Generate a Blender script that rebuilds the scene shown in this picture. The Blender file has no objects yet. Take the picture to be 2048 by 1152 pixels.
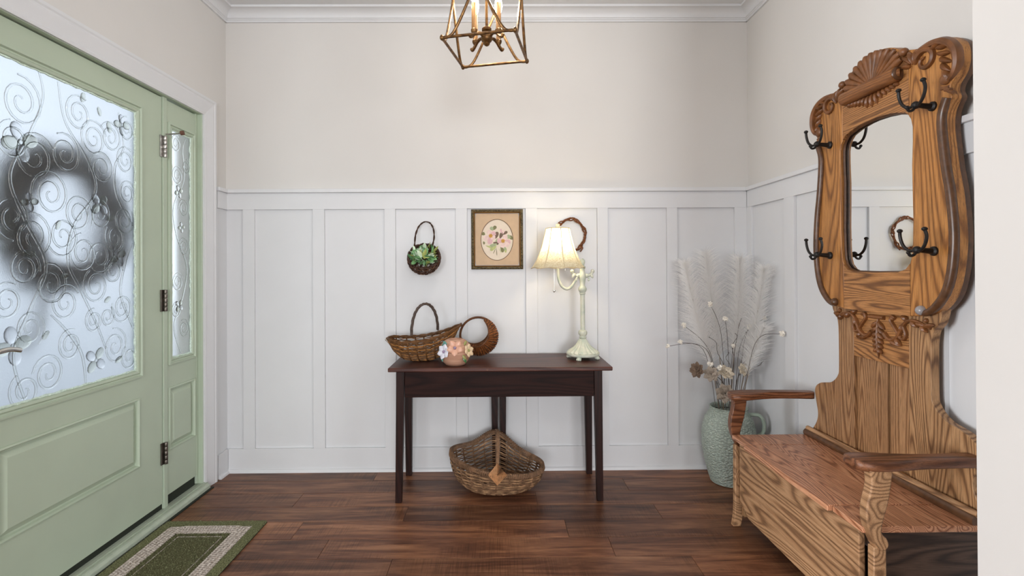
import bpy, bmesh, math, random
from mathutils import Vector, Matrix, Euler
random.seed(7)
S = bpy.context.scene
C = S.collection
PI = math.pi
sin, cos = math.sin, math.cos

# ------------------------------------------------------------------ camera
cam = bpy.data.cameras.new('camera'); co = bpy.data.objects.new('camera', cam); C.objects.link(co); S.camera = co
yaw, pitch, roll = 0.0077, 0.0042, 0.0056
F = Vector((sin(yaw)*cos(pitch), cos(yaw)*cos(pitch), sin(pitch)))
R0 = Vector((cos(yaw), -sin(yaw), 0)); U0 = R0.cross(F)
R = cos(roll)*R0 - sin(roll)*U0; U = sin(roll)*R0 + cos(roll)*U0
m = Matrix((R, U, -F)).transposed().to_4x4(); m.translation = (0, 0, 1.18)
co.matrix_world = m
cam.sensor_width = 36; cam.lens = 36*985/2048
cam.shift_x = 22.16/2048; cam.shift_y = -43.06/2048
cam.clip_start = .02

# ------------------------------------------------------------------ light and exposure
S.view_settings.view_transform = 'Standard'
S.view_settings.look = 'None'
S.view_settings.gamma = 1
S.view_settings.use_curve_mapping = False
S.view_settings.exposure = 0.12
S.cycles.max_bounces = 10
S.cycles.transmission_bounces = 8
S.cycles.transparent_max_bounces = 12
S.cycles.sample_clamp_indirect = 6
S.cycles.caustics_reflective = False
W = bpy.data.worlds.new('world'); S.world = W; W.use_nodes = True
bgn = W.node_tree.nodes['Background']; bgn.inputs[0].default_value = (.82, .91, 1.0, 1); bgn.inputs[1].default_value = 1.3

def area(name, loc, rot, sx, sy, power, col=(1, 1, 1)):
    l = bpy.data.lights.new(name, 'AREA'); l.shape = 'RECTANGLE'; l.size = sx; l.size_y = sy; l.energy = power; l.color = col
    o = bpy.data.objects.new(name, l); o.location = loc; o.rotation_euler = rot; C.objects.link(o); return o
def point(name, loc, power, col, r=.03):
    l = bpy.data.lights.new(name, 'POINT'); l.energy = power; l.color = col; l.shadow_soft_size = r
    o = bpy.data.objects.new(name, l); o.location = loc; C.objects.link(o); return o
# added fill behind the camera, in place of unseen windows, in wall_rear's openings
area('room_fill', (-1.9, -8.02, 1.45), (PI/2, 0, 0), 2.0, 1.9, 150, (.94, .97, 1))
area('room_fill', (1.5, -8.02, 1.45), (PI/2, 0, 0), 2.0, 1.9, 290, (.94, .97, 1))
# added fill from the right, put in to light the door and left wall
area('room_fill', (3.52, -1.6, 1.4), (PI/2, 0, PI/2), 2.6, 1.9, 75, (.94, .97, 1))
# added fill from the left, put in to light the right wall
area('room_fill', (-7.53, -2.5, 1.4), (PI/2, 0, -PI/2), 3.4, 1.9, 565, (.94, .97, 1))
# added ceiling fill over the unseen room behind, no fixture modelled
area('ceiling_fill', (0, -.9, 2.69), (0, 0, 0), .5, .5, 14, (1, .97, .93))

# ------------------------------------------------------------------ mesh helpers
class M:
    def __init__(s): s.v = []; s.f = []
    def box(s, x0, x1, y0, y1, z0, z1):
        n = len(s.v)
        for x in (x0, x1):
            for y in (y0, y1):
                for z in (z0, z1): s.v.append((x, y, z))
        for q in ((0, 1, 3, 2), (4, 6, 7, 5), (0, 4, 5, 1), (2, 3, 7, 6), (0, 2, 6, 4), (1, 5, 7, 3)): s.f.append([n+i for i in q])
        return s
    def hexa(s, p):     # 8 points: bottom loop then top loop
        n = len(s.v); s.v += [tuple(q) for q in p]
        for q in ((3, 2, 1, 0), (4, 5, 6, 7), (0, 1, 5, 4), (1, 2, 6, 5), (2, 3, 7, 6), (3, 0, 4, 7)): s.f.append([n+i for i in q])
        return s
    def tube(s, pts, r, n=8, cap=True, sq=(1, 1), up=None, closed=False):
        pts = [Vector(p) for p in pts]; k = len(pts)
        rr = r if isinstance(r, (list, tuple)) else [r]*k
        base = len(s.v); nrm = None
        for i in range(k):
            if closed: t = pts[(i+1) % k]-pts[i-1]
            else: t = pts[min(i+1, k-1)]-pts[max(i-1, 0)]
            if t.length < 1e-9: t = Vector((0, 0, 1))
            t.normalize()
            if up is not None: a = Vector(up)
            elif nrm is None: a = Vector((0, 0, 1)) if abs(t.z) < .9 else Vector((1, 0, 0))
            else: a = nrm
            a = a-t*a.dot(t)
            if a.length < 1e-6: a = t.orthogonal()
            a.normalize(); nrm = a; b = t.cross(a)
            for j in range(n):
                w = 2*PI*j/n
                s.v.append(tuple(pts[i]+(a*cos(w)*sq[0]+b*sin(w)*sq[1])*rr[i]))
        for i in range(k if closed else k-1):
            for j in range(n):
                p = base+i*n; q = base+((i+1) % k)*n
                s.f.append([p+j, p+(j+1) % n, q+(j+1) % n, q+j])
        if cap and not closed:
            s.f.append([base+j for j in range(n)][::-1]); s.f.append([base+(k-1)*n+j for j in range(n)])
        return s
    def lathe(s, prof, c=(0, 0, 0), n=32, flute=0, fd=0, cap=True):
        base = len(s.v)
        for (r, z) in prof:
            for j in range(n):
                w = 2*PI*j/n
                q = r*(1+fd*abs(sin(flute*w/2))) if flute else r
                s.v.append((c[0]+q*cos(w), c[1]+q*sin(w), c[2]+z))
        for i in range(len(prof)-1):
            for j in range(n):
                p = base+i*n; q = p+n
                s.f.append([p+j, p+(j+1) % n, q+(j+1) % n, q+j])
        if cap:
            s.f.append([base+j for j in range(n)][::-1]); s.f.append([base+(len(prof)-1)*n+j for j in range(n)])
        return s
    def prism(s, poly, ax, a0, a1):   # poly in the two other axes (cyclic order x,y,z without ax)
        n = len(s.v); k = len(poly)
        for a in (a0, a1):
            for (p, q) in poly:
                s.v.append({0: (a, p, q), 1: (p, a, q), 2: (p, q, a)}[ax])
        s.f.append([n+i for i in range(k)]); s.f.append([n+k+i for i in range(k)][::-1])
        for i in range(k): s.f.append([n+i, n+k+i, n+k+(i+1) % k, n+(i+1) % k])
        return s
    def ball(s, c, r, n=10, m_=7, sc=(1, 1, 1), rot=None):
        base = len(s.v); c = Vector(c)
        def put(v):
            v = Vector((v[0]*sc[0]*r, v[1]*sc[1]*r, v[2]*sc[2]*r))
            if rot is not None: v = rot @ v
            s.v.append(tuple(c+v))
        put((0, 0, -1))
        for i in range(1, m_):
            a = -PI/2+PI*i/m_
            for j in range(n): put((cos(a)*cos(2*PI*j/n), cos(a)*sin(2*PI*j/n), sin(a)))
        put((0, 0, 1)); top = len(s.v)-1
        for j in range(n): s.f.append([base, base+1+(j+1) % n, base+1+j])
        for i in range(m_-2):
            p = base+1+i*n
            for j in range(n): s.f.append([p+j, p+(j+1) % n, p+n+(j+1) % n, p+n+j])
        p = base+1+(m_-2)*n
        for j in range(n): s.f.append([p+j, p+(j+1) % n, top])
        return s
    def lobe(s, o, d, L, w, h, out=(-1, 0, 0), n=8, k=7, bow=0.0, tip=.15):
        """a carved leaf lobe: starts at o, runs along d, bows up along out"""
        o = Vector(o); d = Vector(d).normalized(); out = Vector(out).normalized(); sd = d.cross(out)
        base = len(s.v)
        for i in range(k):
            t = i/(k-1); ww = w*(sin(PI*min(1, t*.86+.12))**.8); hh = h*(sin(PI*min(1, t*.9+.08))**.7)
            if i == k-1: ww *= tip; hh *= tip
            c = o+d*L*t+sd*bow*L*t*t
            for j in range(n):
                a = 2*PI*j/n
                s.v.append(tuple(c+sd*ww*cos(a)*.5+out*hh*sin(a)))
        for i in range(k-1):
            for j in range(n):
                p = base+i*n; s.f.append([p+j, p+(j+1) % n, p+n+(j+1) % n, p+n+j])
        s.f.append([base+j for j in range(n)][::-1]); s.f.append([base+(k-1)*n+j for j in range(n)])
        return s
    def rings(s, loops, close=False, fill=True):   # list of equal-length loops of points
        base = len(s.v); n = len(loops[0])
        for l in loops: s.v += [tuple(p) for p in l]
        for i in range(len(loops)-1):
            for j in range(n):
                p = base+i*n; s.f.append([p+j, p+(j+1) % n, p+n+(j+1) % n, p+n+j])
        if fill: s.f.append([base+(len(loops)-1)*n+j for j in range(n)])
        return s

def rootloc(p):
    v = Vector((0, 0, 0))
    while p is not None: v += p.location; p = p.parent
    return v
def obj(name, mb, mat, parent=None, smooth=True, bevel=0, label=None, kind=None, fix=True, ang=40):
    me = bpy.data.meshes.new(name)
    off = rootloc(parent)
    me.from_pydata([(a-off.x, b-off.y, c-off.z) for a, b, c in mb.v], [], mb.f)
    if fix:
        b = bmesh.new(); b.from_mesh(me); bmesh.ops.recalc_face_normals(b, faces=b.faces); b.to_mesh(me); b.free()
    me.materials.append(mat)
    if smooth: me.shade_smooth(); me.set_sharp_from_angle(angle=math.radians(ang))
    o = bpy.data.objects.new(name, me); C.objects.link(o)
    if parent is not None: o.parent = parent
    if bevel:
        d = o.modifiers.new('bevel', 'BEVEL'); d.width = bevel; d.segments = 2; d.limit_method = 'ANGLE'; d.angle_limit = math.radians(35)
    if label: o['label'] = label
    if kind: o['kind'] = kind
    return o
def tag(o, label, cat, group=None):
    o['label'] = label; o['category'] = cat
    if group: o['group'] = group
    return o
def empty(name, loc, kind=None):
    o = bpy.data.objects.new(name, None); o.location = loc; o.empty_display_size = .05; C.objects.link(o)
    if kind: o['kind'] = kind
    return o
def thing(name, loc, label, cat, group=None): return tag(empty(name, loc), label, cat, group)
def struct(name, mb, mat, parent=None, **k):
    o = obj(name, mb, mat, parent, **k)
    if parent is None: o['kind'] = 'structure'
    return o
def spl(pts, n=6, closed=False):   # Catmull-Rom through points
    P = [Vector(p) for p in pts]; out = []; k = len(P)
    for i in range(k if closed else k-1):
        if closed: a, b, c, d = P[i-1], P[i], P[(i+1) % k], P[(i+2) % k]
        else: a, b, c, d = P[max(i-1, 0)], P[i], P[i+1], P[min(i+2, k-1)]
        for j in range(n):
            t = j/n
            out.append(.5*((2*b)+(c-a)*t+(2*a-5*b+4*c-d)*t*t+(3*b-a-3*c+d)*t**3))
    if not closed: out.append(P[-1])
    return out

# ------------------------------------------------------------------ materials
def srgb(r, g, b):
    f = lambda c: (c/255/12.92) if c/255 <= .04045 else ((c/255+.055)/1.055)**2.4
    return (f(r), f(g), f(b), 1)
class NT:
    def __init__(s, name):
        s.m = bpy.data.materials.new(name); s.m.use_nodes = True; s.t = s.m.node_tree; s.n = s.t.nodes
        s.b = s.n['Principled BSDF']; s.out = s.n['Material Output']
    def add(s, typ, **k):
        n = s.n.new(typ)
        for a, v in k.items(): setattr(n, a, v)
        return n
    def l(s, a, b): s.t.links.new(a, b)
    def coord(s, scale=(1, 1, 1), rot=(0, 0, 0), which='Object', loc=(0, 0, 0)):
        c = s.add('ShaderNodeTexCoord'); mp = s.add('ShaderNodeMapping')
        mp.inputs['Scale'].default_value = scale; mp.inputs['Rotation'].default_value = rot; mp.inputs['Location'].default_value = loc
        s.l(c.outputs[which], mp.inputs[0]); return mp.outputs[0]
    def noise(s, vec, scale, detail=4, rough=.5, dist=0):
        n = s.add('ShaderNodeTexNoise'); s.l(vec, n.inputs['Vector']); n.inputs['Scale'].default_value = scale
        n.inputs['Detail'].default_value = detail; n.inputs['Roughness'].default_value = rough; n.inputs['Distortion'].default_value = dist
        return n.outputs['Fac']
    def ramp(s, fac, stops):
        r = s.add('ShaderNodeValToRGB'); s.l(fac, r.inputs[0]); e = r.color_ramp.elements
        while len(e) < len(stops): e.new(.5)
        for i, (p, c) in enumerate(stops): e[i].position = p; e[i].color = c
        return r.outputs[0]
    def mix(s, fac, a, b, mode='MIX'):
        n = s.add('ShaderNodeMix', data_type='RGBA', blend_type=mode)
        for sock, v in ((n.inputs[0], fac), (n.inputs[6], a), (n.inputs[7], b)):
            if hasattr(v, 'is_output'): s.l(v, sock)
            else: sock.default_value = v
        return n.outputs[2]
    def bump(s, h, strength=.2, dist=.01):
        b = s.add('ShaderNodeBump'); s.l(h, b.inputs['Height']); b.inputs['Strength'].default_value = strength; b.inputs['Distance'].default_value = dist
        s.l(b.outputs[0], s.b.inputs['Normal'])
    def set(s, col=None, rough=.5, metal=0, spec=None, **k):
        if col is not None:
            if hasattr(col, 'is_output'): s.l(col, s.b.inputs['Base Color'])
            else: s.b.inputs['Base Color'].default_value = col
        s.b.inputs['Roughness'].default_value = rough; s.b.inputs['Metallic'].default_value = metal
        if spec is not None: s.b.inputs['Specular IOR Level'].default_value = spec
        for a, v in k.items(): s.b.inputs[a].default_value = v
        return s
def plain(name, col, rough=.5, metal=0, var=.06, scale=30, bump=0, spec=None, **k):
    t = NT(name); v = t.coord(); f = t.noise(v, scale, 3)
    dk = tuple(c*(1-var) for c in col[:3])+(1,); lt = tuple(min(1, c*(1+var)) for c in col[:3])+(1,)
    t.set(t.ramp(f, [(.3, dk), (.7, lt)]), rough, metal, spec, **k)
    if bump: t.bump(f, bump, .004)
    return t.m
def wood(name, dark, mid, light, axis=2, scale=1.0, rough=.4, wear=None, pore=.5, ringy=1.0, spec=.4, off=(0, 0, 0)):
    """grain along axis; rings give the cathedral figure, streaks the open pores"""
    t = NT(name)
    dark = tuple(a*.8+b*.2 for a, b in zip(dark, mid))
    sc = [1, 1, 1]; sc[axis] = .10
    v = t.coord(tuple(sc), loc=off)
    n1 = t.noise(v, 5*scale, 2, .5, .3)
    w = t.add('ShaderNodeTexNoise'); t.l(v, w.inputs['Vector']); w.inputs['Scale'].default_value = 4.6*scale; w.inputs['Detail'].default_value = 1.2; w.inputs['Roughness'].default_value = .35
    mul = t.add('ShaderNodeMath', operation='MULTIPLY'); t.l(w.outputs['Fac'], mul.inputs[0]); mul.inputs[1].default_value = 150*ringy
    sn = t.add('ShaderNodeMath', operation='SINE'); t.l(mul.outputs[0], sn.inputs[0])
    rg = t.add('ShaderNodeMapRange'); t.l(sn.outputs[0], rg.inputs[0]); rg.inputs[1].default_value = -1; rg.inputs[2].default_value = 1
    base = t.ramp(rg.outputs[0], [(.0, dark), (.30, mid), (1, light)])
    sc2 = [1, 1, 1]; sc2[axis] = .035
    v2 = t.coord(tuple(sc2), loc=off); p = t.noise(v2, 260*scale, 3, .65)
    pr = t.ramp(p, [(.36, (1-pore*.8, 1-pore*.8, 1-pore*.8, 1)), (.54, (1.04, 1.04, 1.04, 1))])
    c = t.mix(1.0, base, pr, 'MULTIPLY')
    big = t.ramp(n1, [(.3, (.90, .89, .88, 1)), (.7, (1.08, 1.07, 1.06, 1))])
    c = t.mix(1.0, c, big, 'MULTIPLY')
    if wear:
        q = t.noise(t.coord(), 55, 5, .7); qq = t.ramp(q, [(.66, (0, 0, 0, 1)), (.72, (1, 1, 1, 1))])
        c = t.mix(qq, c, wear)
    t.set(c, rough, 0, spec); t.bump(p, .25, .002)
    return t.m

trim_white = plain('trim_white_paint', (.70, .705, .715, 1), .42, var=.012, scale=6)
wall_paint = plain('wall_greige_paint', srgb(214, 211, 207), .75, var=.015, scale=3, bump=.02)
ceil_paint = plain('ceiling_paint', (.74, .75, .76, 1), .8, var=.01)
green_paint = plain('door_green_paint', srgb(180, 193, 172), .42, var=.03, scale=5)
dark_gap = plain('dark_weatherstrip', srgb(30, 36, 26), .7)
threshold_m = plain('threshold_metal_paint', srgb(176, 186, 168), .45, var=.08, scale=20)
steel = plain('worn_steel', (.42, .40, .38, 1), .35, 1, var=.3, scale=60)
chrome = plain('polished_nickel', (.7, .7, .68, 1), .15, 1, var=.05)
iron = plain('black_cast_iron', srgb(34, 31, 29), .5, .4, var=.25, scale=90, bump=.2)
rust = plain('rusty_tip', srgb(98, 66, 52), .7, var=.2)

def glass(name, rough, col=(1, 1, 1, 1), ior=1.45, bump=0, bs=200):
    t = NT(name); t.set(col, rough); t.b.inputs['Transmission Weight'].default_value = 1; t.b.inputs['IOR'].default_value = ior
    if bump: t.bump(t.noise(t.coord(), bs, 2), bump, .002)
    return t.m
frost = glass('frosted_glass', .42, (.80, .83, .87, 1), 1.35, .25, 240)
frost_side = glass('frosted_sidelight_glass', .24, (1, 1, 1, 1), 1.2, .2, 240)
clear_relief = glass('clear_relief_glass', .16, (.98, .99, .97, 1), 1.22)
petal_relief = glass('smooth_petal_glass', .16, (.86, .87, .80, 1), 1.25)
petal_bright = glass('bright_petal_glass', .2, (1, 1, 1, 1), 1.3)
bead_m = plain('glazing_sealant', srgb(214, 232, 218), .3, var=.2, scale=140, bump=.3)

oak_d, oak_m, oak_l = srgb(122, 76, 36), srgb(170, 114, 58), srgb(188, 131, 72)
oakv = wood('oak_vertical_grain', oak_d, oak_m, oak_l, 2, 1.6, .42)
oakv2 = wood('oak_panel_grain', srgb(112, 76, 48), srgb(150, 110, 74), srgb(168, 128, 90), 2, 2.0, .45, off=(3, 1, 2))
oakv3 = wood('oak_bold_grain', srgb(100, 68, 44), srgb(158, 118, 80), srgb(178, 138, 98), 2, 1.5, .45, off=(1, 7, 3), ringy=1.3)
oakh = wood('oak_horizontal_grain', srgb(98, 62, 34), srgb(158, 108, 62), srgb(178, 126, 76), 1, 2.0, .42, off=(2, 3, 8), ringy=1.3)
oakseat = wood('oak_seat_grain', srgb(124, 74, 50), srgb(194, 134, 98), srgb(214, 160, 124), 1, 2.2, .3, off=(6, 3, 1), ringy=1.5)
oakarm = wood('oak_arm_grain', srgb(74, 44, 28), srgb(112, 70, 46), srgb(134, 88, 60), 0, 2, .35)
oakside = wood('oak_weathered', srgb(116, 84, 58), srgb(164, 124, 88), srgb(186, 146, 108), 1, 1.7, .55, pore=.4, off=(9, 2, 4))
oakcarve = plain('oak_carving', srgb(118, 74, 40), .42, var=.32, scale=26)
oakdark = plain('oak_dark_moulding', srgb(88, 58, 36), .32, var=.3, scale=50)
gap_shade = plain('dark_joint_shade', srgb(24, 16, 11), .8)  # joint colour, also shade put into the lid slot and vessel mouths
mahog = wood('worn_mahogany', srgb(26, 12, 9), srgb(37, 18, 14), srgb(44, 23, 18), 0, 1.2, .5, pore=.3, wear=None, spec=.12)
mahog_top = wood('worn_mahogany_top', srgb(52, 25, 19), srgb(72, 38, 29), srgb(88, 50, 38), 0, 1.2, .36, pore=.3, wear=srgb(128, 86, 66), spec=.3)
mahog_leg = wood('worn_mahogany_leg', srgb(26, 12, 9), srgb(36, 18, 14), srgb(43, 22, 17), 2, 1.2, .45, pore=.3, spec=.2)

# ------------------------------------------------------------------ floor of dark planks
def floor_mat():
    t = NT('walnut_plank'); oi = t.add('ShaderNodeObjectInfo')
    c = t.add('ShaderNodeTexCoord'); ad = t.add('ShaderNodeVectorMath', operation='ADD')
    cm = t.add('ShaderNodeCombineXYZ'); ml = t.add('ShaderNodeMath', operation='MULTIPLY'); ml.inputs[1].default_value = 37
    t.l(oi.outputs['Random'], ml.inputs[0]); t.l(ml.outputs[0], cm.inputs[0]); t.l(ml.outputs[0], cm.inputs[1])
    t.l(c.outputs['Object'], ad.inputs[0]); t.l(cm.outputs[0], ad.inputs[1])
    def mp(sc):
        q = t.add('ShaderNodeMapping'); q.inputs['Scale'].default_value = sc; t.l(ad.outputs[0], q.inputs[0]); return q.outputs[0]
    a = t.noise(mp((.9, 9, 1)), 2.2, 5, .62, .6)
    base = t.ramp(a, [(.28, srgb(66, 41, 29)), (.45, srgb(114, 74, 53)), (.6, srgb(150, 105, 76)), (.78, srgb(182, 136, 104))])
    fine = t.noise(mp((1.2, 40, 1)), 8, 4, .7)
    base = t.mix(1, base, t.ramp(fine, [(.35, (.62, .6, .58, 1)), (.6, (1.06, 1.05, 1.04, 1))]), 'MULTIPLY')
    saw = t.noise(mp((60, 1.6, 1)), 3.2, 3, .6, .25); msk = t.noise(mp((1.1, 2.2, 1)), 2.4, 2)
    sm = t.mix(t.ramp(msk, [(.48, (0, 0, 0, 1)), (.62, (1, 1, 1, 1))]), (1, 1, 1, 1), t.ramp(saw, [(.42, (.72, .70, .68, 1)), (.55, (1.05, 1.05, 1.05, 1))]))
    base = t.mix(1, base, sm, 'MULTIPLY')
    val = t.ramp(oi.outputs['Random'], [(0, (.66, .64, .64, 1)), (.5, (.96, .95, .95, 1)), (1, (1.28, 1.22, 1.16, 1))])
    base = t.mix(1, base, val, 'MULTIPLY')
    t.set(base, .36, 0, .28); t.bump(saw, .12, .002)
    return t.m
walnut = floor_mat()
sub = struct('floor', M().box(-1.72, 1.62, .98, 2.93, -.1, -.009).box(-7.6, 3.6, -8.2, .98, -.1, -.009), plain('subfloor_dark', srgb(40, 25, 18), .6), smooth=False)
row_w, plen = .1485, 1.22
k = 0
for r in range(17):
    y1 = 2.903-row_w*r+.004; y0 = y1-row_w
    if r == 0: y1 = 2.90
    x = -1.595-random.random()*1.0
    while x < 1.5:
        xa, xb = max(x, -1.7 if 1.4 < y0 < 2.7 else -1.588), min(x+plen, 1.488)
        if xb-xa > .03:
            b = M().box(xa+.0006, xb-.0006, y0+.0006, y1-.0006, -.009, 0)
            obj('floor_plank', b, walnut, sub, smooth=False, bevel=.0012)
        x += plen
    k += 1
# boards of the room behind, too far from view to tell apart
back_floor = M()
for r in range(57):
    y1 = .375-row_w*r
    back_floor.box(-7.5, 3.5, max(y1-row_w+.001, -8.05), y1, -.009, 0)
bf = obj('rear_planks', back_floor, walnut, sub, smooth=False); bf['kind'] = 'stuff'

# ------------------------------------------------------------------ shell
CE = 2.706
struct('ceiling', M().box(-1.72, 1.62, .98, 3.0, CE, CE+.1).box(-7.6, 3.6, -8.2, .98, CE, CE+.1), ceil_paint, smooth=False)
struct('wall_back', M().box(-1.72, 1.62, 2.905, 3.03, 0, CE), wall_paint, smooth=False)
struct('wall_right', M().box(1.49, 1.62, .98, 2.905, 0, CE), wall_paint, smooth=False)
OY0, OY1, OZ = 1.405, 2.68, 2.03      # door opening
wl = M().box(-1.72, -1.59, OY1, 2.905, 0, CE).box(-1.72, -1.59, OY0, OY1, OZ, CE).box(-1.72, -1.59, .98, OY0, 0, CE)
struct('wall_left', wl, wall_paint, smooth=False)
struct('wall_front', M().box(1.075, 3.6, .98, 1.1, 0, CE).box(-7.6, -1.45, .98, 1.1, 0, CE), wall_paint, smooth=False)
struct('wall_side', M().box(3.5, 3.6, -8.2, -3.0, 0, CE).box(3.5, 3.6, -.2, .98, 0, CE).box(3.5, 3.6, -3.0, -.2, 2.4, CE).box(3.5, 3.6, -3.0, -.2, 0, .4), wall_paint, smooth=False)
struct('wall_west', M().box(-7.6, -7.5, -8.2, -4.25, 0, CE).box(-7.6, -7.5, -.75, .98, 0, CE).box(-7.6, -7.5, -4.25, -.75, 2.4, CE).box(-7.6, -7.5, -4.25, -.75, 0, .4), wall_paint, smooth=False)
wr = M().box(-7.6, -3.0, -8.2, -8.06, 0, CE).box(-.8, .4, -8.2, -8.06, 0, CE).box(2.6, 3.6, -8.2, -8.06, 0, CE)
wr.box(-3.0, -.8, -8.2, -8.06, 2.4, CE).box(-3.0, -.8, -8.2, -8.06, 0, .5).box(.4, 2.6, -8.2, -8.06, 2.4, CE).box(.4, 2.6, -8.2, -8.06, 0, .5)
struct('wall_rear', wr, wall_paint, smooth=False)

# board-and-batten wainscot
ZC, ZR = 1.65, 1.532      # cap top, bottom of top rail
BB = .137
def wains(name, pieces):
    root = empty(name, (0, 0, 0), 'structure')
    for nm, b, bev in pieces: obj(nm, b, trim_white, root, smooth=False, bevel=bev)
    return root
p = [('panel_sheet', M().box(-1.587, 1.487, 2.900, 2.9048, BB-.01, ZC-.02), 0),
     ('top_rail', M().box(-1.575, 1.4695, 2.884, 2.8995, ZR, ZC-.022), .001),
     ('cap_ledge', M().box(-1.575, 1.475, 2.868, 2.9045, ZC-.022, ZC), .003)]
for a, b in ((-1.483, -1.417), (-1.076, -1.009), (-.658, -.594), (-.242, -.175), (.168, .236), (.589, .651), (.998, 1.06), (1.4, 1.470)):
    p.append(('batten', M().box(a, b, 2.884, 2.8995, BB, ZR), .001))
wains('trim_1', p)
p = [('panel_sheet', M().box(1.4852, 1.4898, 1.102, 2.8995, BB-.01, ZC-.02), 0),
     ('top_rail', M().box(1.470, 1.485, 1.102, 2.8835, ZR, ZC-.022), .001),
     ('cap_ledge', M().box(1.456, 1.4895, 1.102, 2.9, ZC-.022, ZC), .003)]
for a, b in ((2.835, 2.887), (2.428, 2.512), (2.02, 2.088), (1.61, 1.68), (1.2, 1.27)):
    p.append(('batten', M().box(1.470, 1.485, a, b, BB, ZR), .001))
wains('trim_2', p)
p = [('panel_sheet', M().box(-1.5898, -1.5852, 2.79, 2.8995, BB-.01, ZC-.02), 0),
     ('top_rail', M().box(-1.585, -1.574, 2.789, 2.8875, ZR, ZC-.022), .001),
     ('cap_ledge', M().box(-1.5895, -1.560, 2.785, 2.87, ZC-.022, ZC), .003)]
wains('trim_3', p)
def base(name, b, s_):
    o = struct(name, b, trim_white, smooth=False, bevel=.0015)
    obj('shoe_moulding', s_, trim_white, o, smooth=True)
def quarter(ax, a0, a1, c, sx):
    # quarter-round shoe: profile in the plane across ax
    prof = [(0, 0)]+[(sx*.014*cos(t), .019*sin(t)) for t in [i*PI/2/5 for i in range(6)]]
    if ax == 0: return M().prism([(c+q, z) for q, z in prof], 0, a0, a1)
    return M().prism([(c+q, z) for q, z in prof], 1, a0, a1)
base('baseboard_back', M().box(-1.573, 1.473, 2.886, 2.9, 0, BB), quarter(0, -1.572, 1.472, 2.886, -1))
base('baseboard_right', M().box(1.472, 1.4852, 1.102, 2.885, 0, BB), quarter(1, 1.103, 2.872, 1.472, -1))
base('baseboard_left', M().box(-1.5852, -1.572, 2.79, 2.885, 0, BB), quarter(1, 2.79, 2.872, -1.572, 1))

# crown moulding
def crown(name, prof_pts, ax, a0, a1):
    struct(name, M().prism(prof_pts, ax, a0, a1), trim_white, smooth=True, ang=25)
cp = [(0, 2.633), (.011, 2.633), (.011, 2.643), (.016, 2.646), (.016, 2.651), (.021, 2.653)]
cp += [(.021+.045*(1-cos(t)), 2.653+.04*sin(t)) for t in [i*PI/2/6 for i in range(1, 7)]]
cp += [(.07, 2.693), (.07, CE), (0, CE)]
crown('trim_4', [(2.905-d, z) for d, z in cp], 0, -1.585, 1.485)
crown('trim_5', [(-1.59+d, z) for d, z in cp], 1, 1.10, 2.9)
crown('trim_6', [(1.49-d, z) for d, z in cp], 1, 1.10, 2.9)

# door casing, jamb, threshold
def casing_piece(name):
    root = empty(name, (0, 0, 0), 'structure')
    prof = [(0, .010), (.010, .013), (.016, .010), (.022, .011), (.05, .016), (.07, .020), (.078, .018), (.084, .022), (.096, .022), (.096, 0), (0, 0)]
    X0 = -1.5895; yi, zi = 2.672, 2.022; yn = 1.415
    def sweep(fn, a, b):
        n = len(prof); l = [[fn(d, h, t) for d, h in prof] for t in (a, b)]
        mm = M(); mm.v = [tuple(q) for q in l[0]+l[1]]
        mm.f = [list(range(n))[::-1], [n+i for i in range(n)]]+[[i, (i+1) % n, n+(i+1) % n, n+i] for i in range(n)]
        return mm
    obj('side_casing', sweep(lambda d, h, t: (X0+h, yi+d, 0 if t == 0 else zi+d), 0, 1), trim_white, root, ang=20)
    obj('side_casing', sweep(lambda d, h, t: (X0+h, yn-d, 0 if t == 0 else zi+d), 0, 1), trim_white, root, ang=20)
    obj('head_casing', sweep(lambda d, h, t: (X0+h, (yn-d) if t == 0 else (yi+d), zi+d), 0, 1), trim_white, root, ang=20)
casing_piece('trim_7')
jb = empty('trim_8', (0, 0, 0), 'structure')
obj('side_jamb', M().box(-1.655, -1.589, 2.664, 2.679, .03, 2.029).box(-1.645, -1.611, 2.648, 2.664, .04, 2.02), green_paint, jb, smooth=False, bevel=.002)
obj('side_jamb', M().box(-1.715, -1.589, 1.406, 1.436, .03, 2.029), green_paint, jb, smooth=False, bevel=.002)
obj('head_jamb', M().box(-1.715, -1.589, 1.436, 2.664, 2.02, 2.029), green_paint, jb, smooth=False)
obj('outer_jamb', M().box(-1.725, -1.6555, 2.660, 2.679, .03, 2.029), plain('outer_trim_white', (.85, .84, .82, 1), .5, var=.02), jb, smooth=False)
obj('mullion_post', M().box(-1.66, -1.606, 2.384, 2.412, .035, 2.02), green_paint, jb, smooth=False, bevel=.002)
th = empty('trim_9', (0, 0, 0), 'structure')
obj('sill_board', M().prism([(-1.76, .002), (-1.555, .002), (-1.555, .022), (-1.575, .034), (-1.60, .036), (-1.76, .02)], 1, 1.41, 2.678), threshold_m, th, smooth=False, bevel=.002)
obj('sill_ridge', M().box(-1.572, -1.567, 1.412, 2.676, .03, .036).box(-1.586, -1.582, 1.412, 2.676, .034, .038), threshold_m, th, smooth=False)
obj('weatherstrip', M().box(-1.66, -1.617, 1.44, 2.384, .034, .062).box(-1.66, -1.622, 2.412, 2.648, .034, .085), dark_gap, th, smooth=False)
obj('floor_strip', M().box(-1.555, -1.543, 1.41, 2.69, .0, .006), dark_gap, th, smooth=False)

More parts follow.
